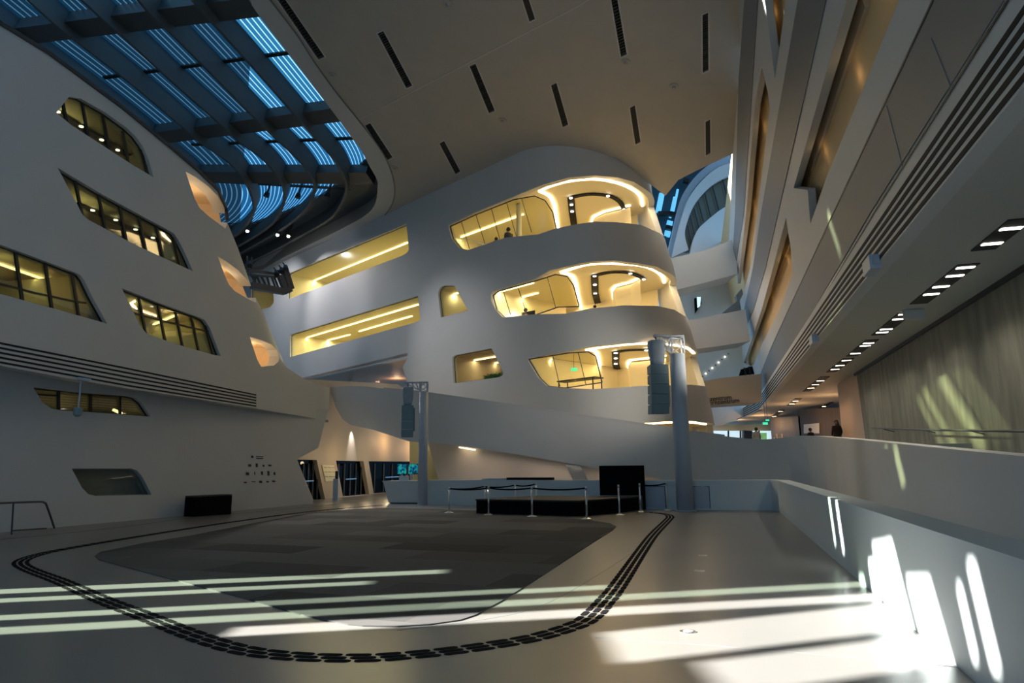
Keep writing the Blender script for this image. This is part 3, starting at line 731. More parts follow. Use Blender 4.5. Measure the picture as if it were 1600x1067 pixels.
# the three open levels and the low one
levels = []
for i, (H_, tp, bp, pane, paneb) in enumerate([(H1, (930, 274), (930, 346), None, None), (H2, (960, 407), (960, 477), None, None), (H3, (1000, 536), (1000, 603), None, None), (H4, (1050, 658), None, None, None)]):
    zt = ztop(*tp); zb = ztop(*bp) if bp else zt - 2.1
    levels.append((zt, zb))
bk = F.T - F.n * 13
for i, (zt, zb) in enumerate(levels):
    s0 = [-6.2, -3.2, -.6, 1.0][i] * 1.6 - 1
    # ceiling slab
    P = [F.at(s0 + (F.a(zt) + SE - s0) * k / 40, zt, -.36) for k in range(41)]
    a = P[0] - V((F.n.x, F.n.y, 0)) * 9.5; P = P + [a]
    m_ = MB(); m_.prism([V((p.x, p.y, zt + .02)) for p in P], (0, 0, .25)); tag(m_.build(f'ceiling_balcony_{i+1}'.replace('_balcony', ''), 'cream'), kind='structure')
    zf = zb - 1.05
    P2 = [V((p.x, p.y, zf)) for p in P]; m_ = MB(); m_.prism(P2, (0, 0, -.25)); tag(m_.build(f'floor_{i+2}', 'cream'), kind='structure')
    # core wall behind
    P3 = [F.at(s0 + (F.a(zt) + 2.0 - s0) * k / 20 if False else min(s0 + (F.a(zt) + 2.0 - s0) * k / 20, F.a(zt)), zt, -8.6) + V((F.u.x, F.u.y, 0)) * max(0, s0 + (F.a(zt) + 2.0 - s0) * k / 20 - F.a(zt)) for k in range(21)]
    m_ = MB()
    for a, b_ in zip(P3, P3[1:]):
        a0 = V((a.x, a.y, zf)); b0_ = V((b_.x, b_.y, zf)); m_.add([a0, b0_, b_, a], [(0, 1, 2, 3)])
    e_ = F.at(s0, zt, -.36); g_ = F.at(s0, zt, -8.6); m_.add([V((e_.x, e_.y, zf)), V((g_.x, g_.y, zf)), g_, e_], [(0, 1, 2, 3)])
    tag(m_.build(f'wall_core_{i+1}', 'cream'), kind='structure')
def onceil(zt, pts, w_, h_, name, m, dz=-.03, label=None, cat=None, power=0, parent=None, group=None, k=4):
    H = zpl(zt + dz); Q = [H.hit(*p) for p in (smooth(pts, k) if k else pts)]; m_ = MB()
    for a, b_ in zip(Q, Q[1:]): m_.bar(a, b_, w_, h_)
    o = m_.build(name, m, parent)
    if label: tag(o, label, cat, group)
    if power:
        for a, b_ in zip(Q[::4], Q[4::4]): linelight(a - V((0, 0, .08)), b_ - V((0, 0, .08)), power * (b_ - a).length, WARM, .15)
    return Q
cove = [
 ([(843, 299), (860, 291), (890, 283), (930, 280), (965, 286), (990, 297), (1001, 308), (1004, 322)], [(843, 299), (858, 306), (866, 320), (869, 338), (872, 358)], [(892, 309), (894, 330), (897, 352)], [(892, 309), (920, 304), (950, 306), (968, 315), (975, 327)]),
 ([(877, 426), (897, 419), (922, 413), (960, 412), (1000, 415), (1022, 422), (1035, 432), (1038, 442)], [(877, 426), (893, 431), (899, 442), (903, 460), (907, 480)], [(929, 431), (930, 458), (936, 482)], [(929, 431), (955, 426), (985, 427), (1006, 436)]),
 ([(916, 547), (955, 541), (1000, 537), (1040, 538), (1072, 543), (1084, 552)], [(916, 547), (930, 549), (935, 560), (938, 578), (945, 600)], [(962, 551), (962, 568), (972, 606)], [(962, 551), (980, 548), (1010, 547), (1030, 549)]),
 ([(985, 664), (1020, 662), (1050, 660), (1080, 660), (1102, 663)], [], [], [])]
nm = ['top', 'middle', 'lower', 'lowest']
for i, (c1, c2, s1_, s2_) in enumerate(cove):
    zt = levels[i][0]
    onceil(zt, c1, .16, .06, 'cove_light', 'led', label=f'curved line of warm light along the rim of the {nm[i]} balcony ceiling', cat='light', power=[24, 20, 20, 9][i])
    if c2: onceil(zt, c2, .18, .06, 'cove_light', 'led', label=f'warm light line turning inward beside the glass on the {nm[i]} balcony', cat='light', power=7)
    if s1_:
        t = thing('ceiling_light_slot', zpl(zt).hit(*s1_[0]), f'black curved slot with small spots in the {nm[i]} balcony ceiling', 'ceiling light')
        onceil(zt, s1_, .42, .04, 'slot', 'slot', -.05, parent=t, k=0); onceil(zt, s2_, .30, .04, 'slot', 'slot', -.05, parent=t)
        H = zpl(zt - .1)
        for p in [s1_[0], tuple((V(s1_[0]) + V(s1_[1])) / 2), s1_[1], s2_[2], s2_[-1]]:
            q = MB(); c = H.hit(*p); q.tube([c, c - V((0, 0, .04))], .10, 10); q.build('spot', 'spot', t)
# glass of the three window parts, with returns
P1 = [(701, 353), (740, 335), (800, 311), (833, 305), (850, 312), (862, 330), (868, 357), (841, 366), (791, 371), (730, 391), (718, 388), (706, 373)]
P2_ = [(768, 461), (775, 455), (835, 438), (866, 428), (885, 431), (895, 445), (904, 478), (870, 479), (835, 491), (786, 496), (774, 484)]
P3_ = [(824, 561), (886, 551), (918, 549), (930, 556), (940, 597), (880, 606), (854, 603), (841, 590)]
muls = [[((718, 345), (731, 388)), ((741, 335), (755, 380)), ((765, 325), (778, 373)), ((789, 316), (804, 368)), ((812, 308), (828, 362))], [((784, 455), (795, 491)), ((807, 450), (820, 489)), ((853, 433), (866, 480))], [((861, 556), (872, 603)), ((902, 551), (914, 601))]]
lts = [[((720, 371), (818, 335))], [((774, 458), (834, 442)), ((777, 475), (841, 458)), ((795, 486), (846, 473))], [((833, 568), (862, 561))]]
for i, (pp, mm, ll) in enumerate(zip([P1, P2_, P3_], muls, lts)):
    hp = st(F, pp); t = thing(f'window_{WN[0]+1}', F.at(hp[0][0], hp[0][1], -.2), kind='structure'); WN[0] += 1
    panel('glass_pane', F, hp, th=.02, m='glass', parent=t, off=-.15, isst=True)
    m_ = MB(); Q = [F.at(a, b_, -.14) for a, b_ in hp]
    for a, b_ in zip(Q, Q[1:] + Q[:1]):
        if (b_ - a).length > 1e-3: m_.bar(a, b_, .05)
    m_.build('frame', 'dark', t)
    for a, b_ in mm:
        m_ = MB(); m_.bar(F.at(*F.inv(*a), -.14), F.at(*F.inv(*b_), -.14), .025, .03); m_.build('pane_joint', 'dark', t)
    H = zpl(levels[i][0] - .05)
    for a, b_ in ll:
        A = H.hit(*a); B = H.hit(*b_); m_ = MB(); m_.bar(A, B, .09, .05); m_.build('strip_lamp', 'tube', t); linelight(A - V((0, 0, .05)), B - V((0, 0, .05)), 95, YEL)
    # partition where the glass ends
    e0 = F.inv(*pp[6 if i == 0 else 5]); 
# inner white volumes with light along the head
vol = [([(924, 352), (927, 339), (944, 331), (985, 321)], 0), ([(961, 480), (957, 452), (962, 447), (985, 441), (1000, 434)], 1), ([(986, 606), (981, 568), (985, 563), (1012, 560), (1040, 556)], 2)]
for pts, i in vol:
    zt, zb = levels[i]; H = zpl(zt); Q = [H.hit(*p) for p in pts]
    m_ = MB()
    for a, b_ in zip(Q, Q[1:]):
        m_.add([V((a.x, a.y, zb - 1)), V((b_.x, b_.y, zb - 1)), V((b_.x, b_.y, zt - .14)), V((a.x, a.y, zt - .14))], [(0, 1, 2, 3)])
    tag(m_.build(f'wall_inner_{i+1}', 'cream'), kind='structure')
    onceil(zt, pts, .14, .06, 'cove_light', 'led', label=f'angled warm light line above the inner wall of the {nm[i]} balcony', cat='light', power=5, k=0)
# ================================================================= RIGHT BUILDING
outR = [(1178, -300), (1164, 0), (1155, 120), (1145, 240), (1139, 380), (1148, 411), (1158, 485), (1160, 570), (1178, 620), (1186, 643), (1192, 629), (1366, 331), (1575, 0), (1765, -300)]
RA = [(1407, -300), (1323, 0), (1240, 294), (1262, 297), (1266, 350), (1290, 281), (1405, 0), (1530, -300)]
RB = [(1228, 340), (1208, 418), (1190, 484), (1167, 553), (1162, 566), (1168, 573), (1178, 570), (1187, 545), (1218, 484), (1238, 428), (1237, 398)]
RC = [(1180, -200), (1195, 0), (1211, 123), (1228, 0), (1250, -200)]
RD = [(1190, 104), (1179, 165), (1166, 333), (1153, 440), (1148, 468), (1154, 474), (1163, 455), (1173, 415), (1183, 333), (1203, 170), (1200, 145)]
tag(panel('wall_right', RW, outR, [RA, RB, RC, RD], th=.22, m='white'), kind='structure')
D1 = [(1600, -300), (1458, 0), (1303, 331), (1232, 484), (1203, 548), (1184, 600), (1183, 636), (1192, 622), (1366, 331), (1575, 0), (1765, -300)]
D1 = [(1598, -300), (1458, 0), (1303, 331), (1232, 484), (1202, 550), (1182, 600), (1181, 637), (1188, 628), (1362, 331), (1571, 0), (1759, -300)]
D2 = [(1301, -300), (1248, 0), (1190, 331), (1177, 418), (1163, 484), (1159, 500), (1162, 520), (1178, 484), (1197, 418), (1217, 331), (1292, 0), (1364, -300)]
D3 = [(1182, -300), (1164, 0), (1155, 120), (1149, 331), (1145, 405), (1151, 408), (1163, 331), (1175, 156), (1185, 0), (1204, -300)]
for i, d in enumerate([D1, D2, D3]): tag(panel(f'trim_{12+i}', RW, d, th=.02, m='greypan', off=.025), kind='structure')
# thin joints
for i, pl in enumerate([[(1458, 0), (1303, 331), (1232, 484), (1202, 550)], [(1575, 0), (1366, 331), (1192, 626)], [(1455, 60), (1485, 135)], [(1385, 165), (1410, 260)]]):
    m_ = MB()
    Q = [RW.hit(*p, .03) for p in pl]
    for a, b_ in zip(Q, Q[1:]): m_.bar(a, b_, .03 if i < 2 else .012, .01, RW.n)
    tag(m_.build(f'trim_{15+i}', 'black' if i < 2 else 'greypan'), kind='structure')
# recess backs and lights
def Rback(px, off, m, name):
    return tag(panel(name, RW, px, th=.1, m=m, off=off), kind='structure')
Rback([(1250, -500), (1215, 0), (1170, 300), (1130, 590), (1230, 590), (1320, 420), (1370, 300), (1560, 0), (1900, -500)], -.5, 'ochre', 'wall_gallery')
Rback([(1160, -500), (1150, 0), (1130, 250), (1110, 480), (1180, 490), (1235, 330), (1300, 0), (1380, -500)], -.45, 'ochre', 'wall_gallery_upper')
# gallery slabs edges inside the big recess
m_ = MB()
for (a, b_) in [((1353, 0), (1268, 260))]:
    m_.bar(RW.hit(*a, -.46), RW.hit(*b_, -.46), .3, .12, RW.n)
tag(m_.build('trim_20', 'beige'), kind='structure')
m_ = MB(); m_.hexa([RW.hit(1240, 294, -.1), RW.hit(1264, 297, -.1), RW.hit(1268, 360, -.1), RW.hit(1243, 400, -.1)], [RW.hit(1240, 294, -.45), RW.hit(1264, 297, -.45), RW.hit(1268, 360, -.45), RW.hit(1243, 400, -.45)])
tag(m_.build('trim_21', 'beige'), kind='structure')
for p, pw in [((1370, -40), 26), ((1330, 120), 18), ((1280, 240), 14), ((1203, 470), 10), ((1225, 410), 16), ((1180, 540), 12), ((1205, 20), 10), ((1190, 200), 14), ((1176, 330), 14), ((1162, 430), 10), ((1258, 320), 8)]:
    point(RW.hit(*p, -.32), pw * .06, (1, .66, .28), .2)
# thin upper member beside the ceiling
tag(panel('trim_22', Pl(RW.p + RW.n * -.6, RW.a, RW.b), [(1136, -300), (1133, 0), (1133, 135), (1138, 150), (1147, 160), (1165, 0), (1180, -300)], th=.4, m='rim'), kind='structure')
# louvre band
LVo = [(1120 + .818 * 1020, 721 - 1020), (1600, 134), (1440, 331), (1300, 500), (1195, 632), (1185, 645), (1188, 640), (1200, 603 + 8), (1384, 331), (1600, 3), (1120 + .668 * 1020, 721 - 1020)]
sN, sF = -9, 56.5
m_ = MB(); a = RP(lS, hS, sN); b_ = RP(lS, hS, sF); up_ = V((0, 0, hT - hS))
m_.hexa([a, b_, b_ + eR * .3, a + eR * .3], [a + up_, b_ + up_, b_ + eR * .3 + up_, a + eR * .3 + up_]); tag(m_.build('trim_23', 'white'), kind='structure')
# after the bend the band runs left
bend = [RP(lS, 0, sF)]; farL = fhit(1128, 672, 0)
bz = RP(lS, hS, sF); q2 = SOF.hit(1129, 668)
q2 = EYE + ray(1129, 668) * ((zS - EYE.z) / ray(1129, 668).z)
q2 = bz + (V((q2.x, q2.y, zS)) - bz).normalized() * min((V((q2.x, q2.y, zS)) - bz).length, 14)
bk2 = V((.3, 1, 0)) * .3
m_ = MB(); m_.hexa([bz, q2, q2 + bk2, bz + bk2], [bz + up_, q2 + up_, q2 + bk2 + up_, bz + bk2 + up_]); tag(m_.build('trim_24', 'white'), kind='structure')
for k in range(5):
    f = (k + .5) / 5; z = V((0, 0, (hT - hS) * f)); m_ = MB()
    m_.bar(a + z, b_ + z, .02, .085); m_.bar(bz + z, q2 + z, .02, .085); tag(m_.build(f'trim_{25+k}', 'slot'), kind='structure')
# strip between louvres and the grey band
m_ = MB(); t0 = RP(lS, hT, sN); t1 = RP(lS, hT, sF); u0 = A1 + dR * (sN); u1 = A1 + dR * (sF - 1)
m_.hexa([t0, t1, t1 + eR * .3, t0 + eR * .3], [u0, u1, u1 + eR * .3, u0 + eR * .3]); tag(m_.build('trim_30', 'white'), kind='structure')
# sloping lit sides beyond (small box sensors on the louvre band)
for i, (x, y) in enumerate([(1362, 415), (1272, 531)]):
    c = LOUV.hit(x, y, .08); m_ = MB(); m_.bar(c - dR * .35, c + dR * .35, .22, .30); m_.bar(c - dR * .5, c - dR * .35, .10, .14)
    if i == 0: spot(c - eR * .3 + V((0, 0, .3)), CE.hit(830, 200), 800, 55, (1, .90, .74), 1.0, .3)  # added light, brightens the middle of the ceiling
    if i == 1: spot(c - eR * .3, F.at(*F.inv(800, 600)), 2600, 52, (1, .90, .76), 1.0, .3)  # added light, brightens the lower centre facade
    tag(m_.build('louvre_box', 'bluegrey'), ['grey box fixed to the louvre band, the nearer one', 'grey box fixed to the louvre band, the farther one'][i], 'box', 'boxes on the louvre band')
# soffit
m_ = MB(); lc2 = lC + .2
P = [RP(lS + .3, hS, -9), RP(lS + .3, hS, 56.8), V((q2.x, q2.y, zS)), V((q2.x + 2, 100, zS)), V((60, 100, zS)), RP(lc2 + 12, hS, 33), RP(lc2, hS, 33), RP(lc2, hS, -9)]
m_.prism(P, (0, 0, .3)); tag(m_.build('ceiling_passage', 'soffit'), kind='structure')
# concrete wall with slanted far end
cpx = [(1336, 583), (1352, 690)]
ca = CONC.inv(1336, 583); cb = CONC.inv(1354, 700)
o_ = [(-8, 0), (cb[0], 0), (cb[0], cb[1]), (ca[0], zS), (-8, zS)]
tag(panel('wall_right_concrete', CONC, o_, th=.4, m='concrete', isst=True), kind='structure')
m_ = MB(); m_.bar(RP(lC - .03, hS - .06, -8), RP(lC - .03, hS - .06, ca[0]), .06, .12); tag(m_.build('trim_31', 'black'), kind='structure')
for s_ in [12.0]:
    m_ = MB(); m_.bar(RP(lC - .01, -1.7, s_ + 2.5), RP(lC - .01, hS, s_ + 2.5), .015); tag(m_.build('trim_32', 'dark'), kind='structure')
# downlight strips in the soffit
strips = [((1528, 390), (1606, 340), [(1585, 354), (1554, 378)]), ((1427, 474), (1524, 411), [(1507, 416), (1491, 429), (1470, 446), (1453, 458)]), ((1366, 523), (1423, 488), [(1414, 489.5), (1405, 497), (1384, 513), (1377, 518)]),
          ((1325, 556), (1369, 530), [(1356, 535), (1351, 539), (1336, 551)]), ((1295, 581), (1330, 559), [(1321, 562), (1312, 570), (1304, 576)]), ((1258, 611), (1292, 588), [(1283, 594), (1276, 600), (1268, 605.6)]),
          ((1233, 633), (1249, 622), [(1241.5, 626), (1236.5, 630.5)]), ((1205, 651), (1226, 640), [(1222, 642), (1210, 650)]), ((1313, 618), (1340, 605), [(1333.5, 608)]), ((1281, 638), (1299, 628), [(1284, 634.5)]), ((1255, 651), (1270, 644), [(1258, 649)])]
dl = ['dark soffit light slot nearest the right edge of the photo, two lamps lit', 'dark soffit light slot with four lamps above the concrete wall', 'soffit light slot with four lamps just past the small white box', 'soffit light slot with three lamps beside the far end of the concrete wall', 'soffit light slot with three lamps near the orange lit ceiling', 'soffit light slot above the walkway, seventh from the far end of the row', 'short soffit light slot with two lamps near the hanging green sign', 'short soffit light slot nearest the green exit sign', 'separate slot lamp in the orange ceiling right of the row', 'separate slot lamp in the orange ceiling above the seated person', 'small slot lamp in front of the dark wood wall']
for i, (a, b_, lamps) in enumerate(strips):
    A = SOF.hit(*a); B = SOF.hit(*b_); t = thing('recessed_downlight', A, dl[i], 'ceiling light', 'light slots in the passage ceiling')
    wd = .42 if i < 8 else .3
    dd = dR * (B - A).dot(dR); mid = (A + B) / 2; A2_ = mid - dd / 2; B2_ = mid + dd / 2; A2_.z = B2_.z = zS - .01
    m_ = MB(); m_.bar(A2_, B2_, wd, .03); so_ = m_.build('slot', 'grille', t)
    for p in lamps:
        c = SOF.hit(*p); f = (c - A2_).dot(dR); c = A2_ + dR * f; c.z = zS - .03
        m_ = MB(); m_.bar(c - dR * .06, c + dR * .06, wd * .8, .02); m_.build('lamp', 'spot' if i < 5 else 'warmspot', so_)
        spot(c - V((0, 0, .06)), c - V((0, 0, 3)), 70 if i < 5 else 70, 120, (1, .93, .78) if i < 5 else (1, .62, .32), .9)
c = SOF.hit(1427, 483); m_ = MB(); m_.box(c.x - .28, c.x + .28, c.y - .05, c.y + .05, zS - .28, zS - .02); tag(m_.build('hanging_sign', 'white'), 'small white box sign hanging from the passage ceiling', 'sign')
# exit signs
def exit_sign(px, py, Y, wd, lab, top=None):
    top = top or zS
    r = ray(px, py); c = EYE + r * (Y / r.y); t = thing('exit_sign', c, lab, 'exit sign'); h = wd * .5
    m_ = MB(); m_.box(c.x - wd / 2, c.x + wd / 2, c.y, c.y + .08, c.z - h / 2, c.z + h / 2); sp_ = m_.build('sign_plate', 'exit', t)
    m_ = MB(); x0 = c.x - wd * .2; y0 = c.y - .01
    m_.bar((x0, y0, c.z - h * .1), (x0 + wd * .1, y0, c.z + h * .15), h * .12, .01); m_.bar((x0, y0, c.z - h * .1), (x0 - wd * .1, y0, c.z - h * .33), h * .1, .01); m_.bar((x0, y0, c.z - h * .1), (x0 + wd * .12, y0, c.z - h * .3), h * .1, .01)
    m_.box(x0 + wd * .06, x0 + wd * .14, y0, y0 + .01, c.z + h * .2, c.z + h * .36); m_.bar((x0 + wd * .2, y0, c.z), (x0 + wd * .5, y0, c.z), h * .1, .01)
    m_.build('running_figure', 'white', sp_)
    m_ = MB(); m_.tube([(c.x, c.y + .04, c.z + h / 2), (c.x, c.y + .04, top)], .012, 6); m_.build('hanger_rod', 'dark', t); return t
exit_sign(1196, 661.5, 47, .32, 'lit green exit sign hanging under the orange passage ceiling')
exit_sign(1199.5, 656.5, 44, .2, 'smaller lit green exit sign just above another one under the passage ceiling')

# ================================================================= LOW WALL, RAMP
cor = fhit(1215, 797); k0 = fhit(605, 787); k1 = fhit(1100, 797)
kd = (k1 - k0)
nearR = RP(lh(1525, 1067) * -1.7 if False else 1.97, 0, 0)
base_r = fhit(1525, 1067); dlow = V((base_r.x - cor.x, base_r.y - cor.y)).normalized()
Lp = [(k0.x, k0.y), (k1.x, k1.y), (cor.x - .9, cor.y + .03), (cor.x - .25, cor.y - .12), (cor.x + dlow.x * .7, cor.y + dlow.y * .7), (base_r.x + dlow.x * 9, base_r.y + dlow.y * 9)]
LOWW = Path(Lp, 1)
ls = LOWW.L
zt0 = 1.08
s_start = LOWW.inv(668, 786)[0]
o_ = [(s_start, 0), (ls[-1], 0), (ls[-1], zt0), (s_start, zt0)]
tag(panel('wall_low', LOWW, o_, th=.42, m=mat('teal_white_wall', (.64, .72, .75), .5), isst=True, grid=(1.0, .5)), kind='structure')
# service doors in the low wall
for i, (x0, x1) in enumerate([(1000, 1040), (1082, 1109)]):
    a = LOWW.inv(x0, 780)[0]; b_ = LOWW.inv(x1, 780)[0]
    t = thing('access_hatch', LOWW.at(a, .1, .02), ['grey blue hatch in the low wall just left of the right speaker column', 'grey blue hatch in the low wall right of the speaker column'][i], 'hatch')
    panel('hatch_leaf', LOWW, [(a, .06), (b_, .06), (b_, .86), (a, .86)], th=.015, m='bluegrey', off=.018, isst=True, parent=t)
    m_ = MB(); Q = [LOWW.at(u_, v_, .022) for u_, v_ in [(a, .06), (a, .86), (b_, .86), (b_, .06)]]
    for p, q in zip(Q, Q[1:]): m_.bar(p, q, .02)
    m_.build('seam', 'dark', t)

# ramp wall: near part parallel to the parapet, far part runs up to the left
rn = RP(4.2, -1.7, -4); rc1 = RP(4.2, -1.7, 23.5)
far_dir = V((kd.x, kd.y)).normalized(); nrm_ = V((-far_dir.y, far_dir.x))
pA = V((k0.x, k0.y)) + nrm_ * 3.0; pB = V((k1.x, k1.y)) + nrm_ * 3.0
# corner of the two lines
def isect(p, d, q, e_):
    den = d.x * e_.y - d.y * e_.x; t = ((q.x - p.x) * e_.y - (q.y - p.y) * e_.x) / den; return p + d * t
cc = isect(pA, far_dir, V((rn.x, rn.y)), V((dR.x, dR.y)))
bz_ = []
p0 = cc - far_dir * 3.2; p2 = cc - V((dR.x, dR.y)) * 3.2
for j in range(7):
    t = j / 6; bz_.append(p0 * (1 - t) ** 2 + cc * 2 * t * (1 - t) + p2 * t * t)
RAMP = Path([tuple(pA - far_dir * 9)] + [tuple(p) for p in bz_] + [(rn.x, rn.y)], 1)
rtop = [(515, 604.5), (545, 603), (570, 603.5), (600, 607), (660, 613), (800, 633), (950, 655), (1040, 668), (1080, 675), (1130, 681), (1165, 685), (1195, 686.5), (1220, 684), (1248, 680.5), (1275, 681), (1310, 684), (1345, 687), (1450, 698), (1600, 713), (1700, 722)]
rbot = [(1700, 930), (1600, 880), (1400, 830), (1306, 806), (1200, 800), (1050, 800), (1030, 748), (940, 733), (880, 722), (790, 707), (700, 693.5), (640, 690), (585, 672), (548, 664), (535, 655), (524, 635)]
tag(panel('wall_ramp', RAMP, rtop + rbot, th=.35, m='white', grid=(.9, .9)), kind='structure')
# handrail cap line on the ramp
mbx = MB(); Q = [RAMP.at(*RAMP.inv(*p), -.17) + V((0, 0, .03)) for p in dens(rtop[3:10], 40, False)]
for a, b_ in zip(Q, Q[1:]): mbx.bar(a, b_, .38, .06)
tag(mbx.build('trim_33', 'white'), kind='structure')
# ramp floor behind the parapet
m_ = MB(); a0 = RP(2.35, -1.7, -3); a1 = RP(2.35, -1.7, 20); b0_ = RP(4.2, -1.7, -3); b1_ = RP(4.2, -1.7, 23)
m_.hexa([a0, a1, b1_, b0_], [a0 + V((0, 0, .55)), a1 + V((0, 0, .1)), b1_ + V((0, 0, .1)), b0_ + V((0, 0, .55))]); tag(m_.build('floor_ramp', 'bluegrey'), kind='structure')
# upper floor behind the ramp (walkway level)
m_ = MB(); m_.prism([RP(4.6, .45, 21), RP(4.6, .5, 95), RP(60, .5, 95), RP(60, .45, 30), RP(lC + .5, .45, 21)], (0, 0, -.3)); tag(m_.build('floor_walkway', 'greypan'), kind='structure')
# wall beneath the ramp, set back
und = Path([tuple(pA - far_dir * 9 + nrm_ * 1.0), tuple(pB + nrm_ * 1.0)], 1)
up_px = [(668, 690), (700, 689), (900, 715), (1100, 740), (1140, 790), (700, 800), (686, 752)]
tag(panel('wall_under_ramp', und, up_px, th=.3, m=mat('warm_grey_wall', (.62, .55, .48), .6), grid=(1, 1)), kind='structure')
# slanted shiny niche in that wall
nq = [(883, 724), (907, 727), (920, 752), (897, 752)]
t = thing('window_40', und.at(*und.inv(900, 750), .02), kind='structure')
o = panel('pane', und, nq, th=.02, m=mat('steel_pane', (.6, .6, .6), .25, 1), off=.03, parent=t)
# strip lamp above the counter under the ramp
t_ = und.inv(695, 698); m_ = MB()
A_ = und.at(*und.inv(722, 699), .25); B_ = und.at(*und.inv(746, 703), .25)
m_.bar(A_, B_, .12, .05); o = m_.build('under_ramp_lamp', 'tube'); tag(o, 'short warm lamp under the edge of the ramp wall right of the left column', 'light')
for a__, b__ in [((720, 703), (800, 712)), ((820, 716), (900, 727)), ((930, 735), (1010, 744))]:
    linelight(und.at(*und.inv(*a__), .9), und.at(*und.inv(*b__), .9), 12, (1, .80, .62), .1)  # added line lights without fixtures, brighten the wall under the ramp
# yellow lit recess left of the under wall
REC = Path([tuple(pA - far_dir * 9 + nrm_ * 3.2), tuple(pB + nrm_ * 3.2)], 1)
tag(panel('wall_recess', REC, [(640, 675), (700, 690), (720, 770), (640, 770)], th=.2, m='olive'), kind='structure')
t = thing('window_41', REC.at(*REC.inv(660, 700), .02), kind='structure')
panel('pane', REC, [(655, 683), (687, 687), (690, 700), (680, 705), (657, 704)], th=.02, m=mat('dim_lit_window', (.6, .55, .3), .4), off=.03, parent=t)
point(REC.at(*REC.inv(668, 690), 1.2), 14, (1, .8, .4))

# ---- entrance side wall under the ramp end
e0 = fhit(490, 781.5); e1_ = fhit(603, 770)
eD = V((e1_.x - e0.x, e1_.y - e0.y)).normalized()
ENT = Path([(e0.x - eD.x * 6, e0.y - eD.y * 6), (e0.x, e0.y), (e0.x + eD.x * 34, e0.y + eD.y * 34)], 1)
def ez(px, py): return ENT.inv(px, py)
dA = [(464, 717.8), (495, 718.5), (508, 780), (490, 781.5)]
dB = [(525, 719.5), (568, 720.5), (577, 772), (536, 776)]
dC = [(576, 720.5), (650, 721), (652, 766), (584, 771)]
outE = [(464, 680), (497, 600), (540, 640), (640, 670), (672, 690), (690, 770), (652, 766.5), (603, 769.8), (490, 781.9)]
tag(panel('wall_entrance', ENT, [(430, 590), (620, 600), (690, 640), (690, 765.5), (652, 766.5), (603, 769.8), (490, 781.9), (462, 783)], [dA, dB, dC], th=.4, m='beige', grid=(2, 1)), kind='structure')
for i, d in enumerate([dA, dB, dC]):
    hp = st(ENT, d); t = thing(f'door_{i+1}', ENT.at(hp[0][0], 0, -.2), kind='structure')
    panel('glass_leaf', ENT, hp, th=.03, m='doorglass', parent=t, off=-.25, isst=True)
    xs = [p[0] for p in hp]; x0, x1 = min(xs), max(xs)
    m_ = MB()
    for k in range(1, 6):
        x = x0 + (x1 - x0) * k / 6; m_.bar(ENT.at(x, .02, -.22), ENT.at(x, 1.9, -.22), .07)
    m_.build('leaf_frame', 'dark', t)
    m_ = MB(); m_.bar(ENT.at(x0 + (x1 - x0) * .35, 1.0, -.15), ENT.at(x0 + (x1 - x0) * .65, 1.0, -.15), .05); m_.build('push_bar', 'chrome', t)
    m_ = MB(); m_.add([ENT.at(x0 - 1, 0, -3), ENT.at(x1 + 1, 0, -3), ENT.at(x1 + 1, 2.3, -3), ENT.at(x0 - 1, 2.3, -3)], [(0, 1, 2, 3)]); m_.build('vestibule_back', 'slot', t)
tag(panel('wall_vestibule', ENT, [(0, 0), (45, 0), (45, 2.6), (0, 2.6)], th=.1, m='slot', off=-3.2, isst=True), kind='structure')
spot(ENT.at(*ENT.inv(549, 662), .35) , ENT.at(*ENT.inv(549, 700), .0), 260, 50, (.95, .95, 1), .9, .03)
for p, pw in [((600, 690), 60), ((640, 700), 60), ((520, 712), 10)]:
    point(ENT.at(*ENT.inv(*p), 1.0), pw, (1, .62, .3), .2)
point(fhit(515, 782) + V((.9, 0, 1.95)), 26, (1, .8, .45), .1); point(fhit(548, 778) + V((.9, 0, 1.95)), 26, (1, .8, .45), .1); point(fhit(582, 774) + V((.9, 0, 1.95)), 30, (1, .8, .45), .1)
# column between doors shows a light plan board
c0 = ENT.inv(502, 727); c1 = ENT.inv(521, 752)
bd = thing('floor_plan_board', ENT.at(c0[0], c1[1], .02), 'pale plan board on the cream pillar between the two left dark doors', 'notice board')
panel('board', ENT, [(502, 726), (521, 727), (526, 751), (508, 752)], th=.02, m='cream', off=.04, parent=bd)
m_ = MB()
for k in range(9):
    p = (505 + (k % 3) * 6 + k * .3, 730 + (k // 3) * 7); m_.bar(ENT.at(*ENT.inv(*p), .05), ENT.at(*ENT.inv(p[0] + 4, p[1] + .5), .05), .06, .01)
m_.build('plan_marks', 'dark', bd)

# ================================================================= WHAT LIES BEYOND
# bridges between the nose and the right building
def bridge(name, top, bot, Y, dY, th, m='white'):
    m_ = MB(); T = []; B = []
    for (a, b_) in zip(top, bot):
        r = ray(*a); T.append(EYE + r * (Y / r.y)); r2 = ray(*b_); B.append(EYE + r2 * (Y / r2.y))
    n_ = len(T); bk_ = V((0, dY, 0))
    for i in range(n_ - 1):
        m_.hexa([B[i], B[i + 1], B[i + 1] + bk_, B[i] + bk_], [T[i], T[i + 1], T[i + 1] + bk_, T[i] + bk_])
    return tag(m_.build(name, m), kind='structure')
bridge('trim_34', [(1040, 405), (1100, 392), (1150, 372)], [(1056, 453), (1100, 442), (1152, 428)], 44, 2.6, 0)
bridge('trim_35', [(1066, 502), (1110, 494), (1165, 483)], [(1082, 546), (1120, 541), (1172, 533)], 44, 2.6, 0)
bridge('trim_36', [(1090, 597), (1130, 590), (1190, 584)], [(1104, 634), (1140, 631), (1190, 628)], 44, 2.6, 0, 'beige')
